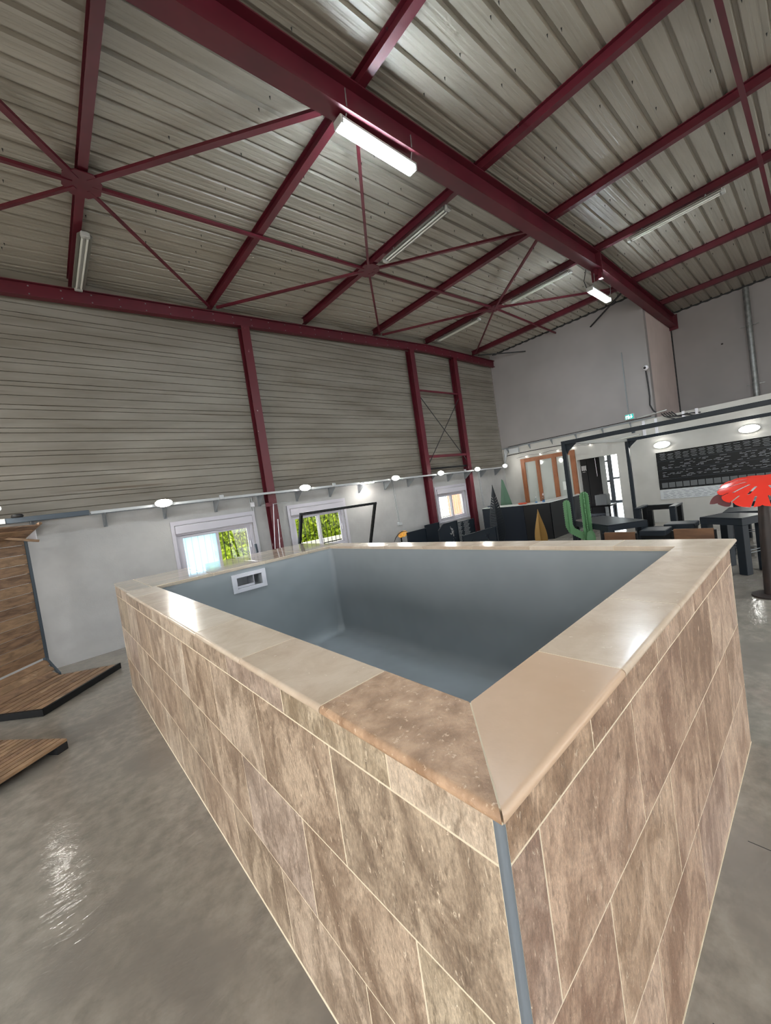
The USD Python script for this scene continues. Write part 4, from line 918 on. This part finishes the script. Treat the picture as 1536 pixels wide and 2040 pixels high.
tc.part('end_box', box(XE - .10, XE - .002, 7.75, 8.15, 2.92, 3.12, .01), 'grey_plastic')
cb = Thing('cable_bundle', 'loose dark cables and a thin pale rail hanging at the end of the return wall', 'cables', (XE, 3.2, 3.1))
cb.part('rail', bar((XE - .03, 3.76, 3.24), (XE - .03, 3.0, 3.30), .03, .03), 'lamp_white')
for i in range(5):
    cb.part('cable', tube([(XE - .03, 3.14 - i * .06, 3.22), (XE - .10, 3.06 - i * .08, 3.12 - .02 * i), (XE - .12, 2.95 - i * .13, 3.06), (XE - .06, 2.80 - i * .14, 2.98 + .05 * (i % 3))], .016, 6), 'dark_cable')
for y in (3.62, 3.30): single('cable_trunking', box(XE - .05, XE - .001, y - .035, y + .035, 2.62, 3.12, .006), 'white_plastic', 'vertical white trunking on the end wall, %s of the pair' % ('left' if y > 3.5 else 'right'), 'trunking')
for y in (2.62, 2.32): single('wall_bracket', box(XE - .12, XE - .001, y - .03, y + .03, 2.94, 3.16, .006), 'white_plastic', 'white bracket at the top of the end wall, %s of the pair' % ('left' if y > 2.5 else 'right'), 'bracket')
single('sensor_box', box(XE - .06, XE - .001, 3.86, 3.95, 2.82, 2.94, .008), 'slate_paint', 'small dark sensor box on the end wall under the pergola beam', 'box')
wt = Thing('wall_tube', 'slim white tube lamp, off, on the end wall above the lobby opening', 'light', (XE, 4.0, 2.72))
wt.part('body', bar((XE - .05, 4.62, 2.71), (XE - .05, 3.72, 2.74), .05, .05), 'lamp_white'); wt.part('tube', tube([(XE - .09, 4.58, 2.70), (XE - .09, 3.76, 2.73)], .016, 8), 'tube_glass')

es = Thing('exit_sign', 'small green emergency exit sign with a white doorway and arrow on the end wall', 'sign', (XE, 3.96, 3.33))
es.part('case', box(XE - .05, XE - .001, 3.83, 4.09, 3.25, 3.42, .008), 'lamp_white')
es.part('face', box(XE - .054, XE - .0505, 3.85, 4.07, 3.265, 3.405), 'exit_green')
es.part('doorway', Tw(rect(-4.055, 3.275, -3.975, 3.375).difference(rect(-4.035, 3.275, -4.005, 3.345)), XE - .0545, .002), 'exit_white')
es.part('runner', Tw(unary_union([LineString([(-3.985, 3.28), (-3.965, 3.32), (-3.975, 3.35)]).buffer(.008), LineString([(-3.965, 3.32), (-3.945, 3.285)]).buffer(.007), Point(-3.97, 3.378).buffer(.012), LineString([(-3.99, 3.345), (-3.95, 3.34)]).buffer(.006)]), XE - .0545, .002), 'exit_white')
es.part('arrow', Tw(Polygon([(-3.915, 3.395), (-3.895, 3.395), (-3.895, 3.335), (-3.868, 3.335), (-3.905, 3.285), (-3.942, 3.335), (-3.915, 3.335)]), XE - .0545, .002), 'exit_white')
single('sign_conduit', box(XE - .03, XE - .001, 3.965, 3.995, 3.44, 5.32), 'grey_metal', 'vertical grey conduit running up from the exit sign', 'conduit')
sc = Thing('security_camera', 'small white round security camera high on the end wall edge', 'camera', (XE, 3.38, 4.65))
sc.part('mount', lathe([(0, 0), (.05, 0), (.05, .02), (.02, .03), (.02, .08), (0, .08)], 16).apply_transform(trimesh.transformations.rotation_matrix(-math.pi / 2, (0, 1, 0))).apply_translation((XE - .001, 3.38, 4.65)), 'white_plastic')
sc.part('body', trimesh.creation.icosphere(3, .07).apply_translation((XE - .12, 3.37, 4.64)), 'white_plastic', smooth=True); sc.part('lens', lathe([(0, 0), (.035, 0), (.035, .02), (0, .02)], 14).apply_transform(trimesh.transformations.rotation_matrix(-math.pi / 2, (0, 1, 0))).apply_translation((XE - .172, 3.38, 4.63)), 'black_rubber')
single('camera_cable', tube([(XE - .02, 3.40, 4.56), (XE - .02, 3.385, 4.2), (XE - .02, 3.38, 3.8), (XE - .02, 3.40, 3.55), (XE - .02, 3.33, 3.36), (XE - .03, 3.26, 3.28)], .020, 8), 'dark_cable', 'thick dark cable dropping from the security camera', 'cable')
dp = Thing('drain_pipe', 'tall grey galvanised pipe on the recessed wall at the right', 'pipe', (XU - .10, 1.35, 3))
dp.part('pipe', tube([(XU - .09, 1.34, 3.1), (XU - .09, 1.34, 6.72)], .075, 14), 'galvanised')
for z in (5.55, 3.75): dp.part('clamp', [lathe([(.075, 0), (.085, 0), (.085, .04), (.075, .04)], 18, (XU - .09, 1.34, z)), box(XU - .10, XU - .08, 1.13, 1.55, z + .01, z + .03)], 'galvanised')
single('wall_stain_plate', cbox(XU - .006, 2.02, 5.28, .01, .05, .05, .002), 'trunk_brown', 'tiny brown plate on the recessed wall left of the pipe', 'plate')

bd = Thing('display_board', 'long black display board of pierced sample strips on the end wall', 'board', (XE, 2, 1.5))
Y1b, Y0b, xb_ = 3.40, -1.2, XE - .002
bd.part('backing', box(XE - .03, xb_, Y0b, Y1b, .99, 2.10, .004), 'black_metal')
for z in (1.825, 1.555, 1.285): bd.part('shelf_strip', box(XE - .045, XE - .030, Y0b, Y1b - .03, z - .008, z + .008), 'charcoal_top')
sl_ = []
for r, z in enumerate((2.045, 2.015, 1.985, 1.945, 1.905, 1.87)):
    for i in range(int((Y1b - Y0b) / .185)):
        y = Y1b - .09 - i * .185 - .02 * (r % 2)
        if rng.random() < .85: sl_.append(box(XE - .0325, XE - .0295, y - .13, y, z, z + .008))
for zb_, n_ in ((1.60, 7), (1.33, 7)):
    for r in range(n_):
        y = Y1b - .12
        while y > Y0b + .1:
            w = rng.uniform(.04, .15)
            if rng.random() < .55: sl_.append(box(XE - .0325, XE - .0295, y - w, y, zb_ + r * .030, zb_ + r * .030 + .010))
            y -= w + rng.uniform(.015, .09)
bd.part('pierced_slot', sl_, 'panel_slot', kind='stuff', smooth=False, label='rows of narrow pale slots')
for i in range(26):
    y = Y1b - .07 - i * .172
    if y - .15 < Y0b: break
    bd.part('mesh_window', box(XE - .034, XE - .0305, y - .15, y, 1.035, 1.185, .001), 'mesh_grey')
wb = Thing('white_board', 'white pierced strip panel below the black display board', 'board', (XE, 2, .84))
wb.part('sheet', box(XE - .025, XE - .002, Y0b, Y1b, .69, .985, .004), 'white_board'); sl_ = []
for r in range(7):
    y = Y1b - .08
    while y > Y0b + .1:
        w = rng.uniform(.06, .16); sl_.append(box(XE - .0275, XE - .0245, y - w, y, .725 + r * .034, .731 + r * .034)); y -= w + rng.uniform(.05, .09)
wb.part('pierced_slot', sl_, 'slate_paint', kind='stuff', smooth=False)

# lobby seen through the opening
LX = 22.0
single('lobby_floor_tiles', box(XE + .0, LX + 1.0, 3.6, 9.2, .001, .006), 'lobby_floor', kind='structure')
lw = Thing('lobby_shell', kind='structure')
lw.part('side_wall', box(XE + .22, LX, 4.2, 4.4, 0, 2.9), 'lobby_dark'); lw.part('side_wall', box(XU, LX, 8.6, 8.8, 0, 2.9), 'lobby_dark'); lw.part('lobby_ceiling', box(XE + .22, LX, 4.2, 8.8, 2.6, 2.8), 'white_paint')
lw.part('inner_wall', box(XU, XU + .1, 7.2, 8.7, 0, 2.9), 'lobby_dark')
lc = Thing('tall_cabinet', 'tall black cabinet with a pale square emblem, seen inside the lobby', 'cabinet', (17, 6.6, 0))
lc.part('carcass', box(17.0, 17.6, 6.08, 7.18, 0, 2.5, .006), 'lobby_dark')
for a, b in ((6.56, 7.17), (6.09, 6.55)): lc.part('door', box(16.975, 16.999, a, b, .05, 2.48, .004), 'black_gloss')
lc.part('emblem', [box(16.970, 16.9745, 6.60 + .032 * i, 6.622 + .032 * i, 1.84 + .02 * ((i * 3) % 2), 2.05) for i in range(6)] + [box(16.970, 16.9745, 6.64, 6.76, 1.78, 1.795)], 'grey_plastic', label='pale square emblem of upright bars')
lc.part('handle', tube([(16.955, 6.22, 2.30), (16.955, 6.20, 1.55)], .012, 6), 'white_plastic')
lb_ = Thing('lobby_bench', 'low dark bench inside the lobby in front of the tall cabinet', 'bench', (16.2, 6.0, 0))
lb_.part('seat', box(15.9, 16.6, 5.5, 6.6, .40, .46, .006), 'black_gloss')
for x in (15.95, 16.55):
    for y in (5.55, 6.55): lb_.part('leg', box(x - .02, x + .02, y - .02, y + .02, .006, .40), 'black_metal')
single('storage_crate', minus(box(15.95, 16.35, 5.62, 6.02, .462, .86, .006), box(15.965, 16.335, 5.635, 6.005, .48, 1)), 'grey_metal', 'grey box standing on the lobby bench', 'box', smooth=False)
gd = Thing('door_1', kind='structure')
gd.part('outer_frame', plate(rect(-8.0, 0, -4.4, 2.6).difference(rect(-7.85, .05, -7.78, 2.5)).difference(rect(-7.72, .02, -7.42, 2.5)).difference(rect(-7.28, .08, -5.9, 1.18)).difference(rect(-7.28, 1.26, -5.9, 2.5)).difference(rect(-5.8, .08, -4.5, 2.5)), (LX, 0, 0), (0, -1, 0), (0, 0, 1), .06), 'lobby_white')
gd.part('door_leaf', plate(rect(-7.72, .02, -7.42, 2.5).difference(rect(-7.66, .12, -7.48, 1.05)).difference(rect(-7.66, 1.15, -7.48, 2.1)).difference(rect(-7.66, 2.18, -7.48, 2.44)), (LX - .01, 0, 0), (0, -1, 0), (0, 0, 1), .04), 'lobby_white')
gd.part('pane', box(LX - .035, LX - .03, 4.4, 8.0, .05, 2.5), 'clear_pane'); gd.part('lock', box(LX - .10, LX - .05, 7.62, 7.68, 1.0, 1.2, .005), 'black_metal')

# ------------------------------------------------------------------ outside the windows
single('yard', box(-20, 45, YG + .25, 40, -.2, -.05), 'yard', 'pale sunlit yard outside the windows', 'yard')
single('front_yard', box(LX + 1.5, 45, -40, YG + .24, -.2, -.04), 'yard', 'pale sunlit paving outside the lobby door', 'yard')
single('back_yard', box(-45, XB - .2, -40, YG + .24, -.2, -.05), 'yard', 'pale paving behind the hall', 'yard'); single('side_yard', box(XB - .2, LX + 1.49, -40, YR - .2, -.2, -.05), 'yard', 'pale paving beside the hall', 'yard')
def hedge(label, x0, x1, y, h, n, seed, m='hedge_leaf'):
    r = np.random.default_rng(seed); t = Thing('hedge', label, 'hedge', ((x0 + x1) / 2, y, 0))
    c = np.stack([r.uniform(x0, x1, n), y + r.normal(0, .10, n) + .12 * np.sin(r.uniform(0, 6, n)), r.uniform(0, h, n)], 1)
    a = r.normal(size=(n, 3)); a /= np.linalg.norm(a, axis=1, keepdims=True); b = np.cross(a, r.normal(size=(n, 3))); b /= np.linalg.norm(b, axis=1, keepdims=True)
    s = r.uniform(.05, .09, (n, 1)); V = np.stack([c - a * s, c + b * s * .55, c + a * s, c - b * s * .55], 1).reshape(-1, 3)
    i = np.arange(n)[:, None] * 4; Fq = np.vstack([i + [0, 1, 2], i + [0, 2, 3]])
    t.part('foliage', (V, Fq), m, kind='stuff', smooth=False); t.part('inner_twigs', box(x0, x1, y + .25, y + .5, 0, h - .1), 'hedge_dark')
hedge('sunlit yellow-green hedge seen through the first window', 3.25, 5.2, 11.3, 2.7, 5000, 1)
hedge('green hedge seen through the second window', 5.6, 9.0, 11.4, 2.9, 7000, 2)
single('garden_wall', box(1.8, 3.2, 10.6, 10.8, 0, 1.7), 'pale_wall', 'pale sunlit wall outside the first window', 'wall')
single('garden_wall', box(5.0, 10.0, 10.5, 10.65, 0, .98), 'pale_wall', 'low pale wall in front of the hedge outside the second window', 'wall')
single('brick_shed', box(18.5, 23.0, 14.6, 15.4, 0, 2.1), 'brick_shed', 'reddish brown shed outside the third window', 'shed')
single('blue_panel_wall', box(22.0, 30.0, 24.8, 25.0, 0, 1.6), 'blue_van', 'pale blue panel wall outside the third window', 'wall')
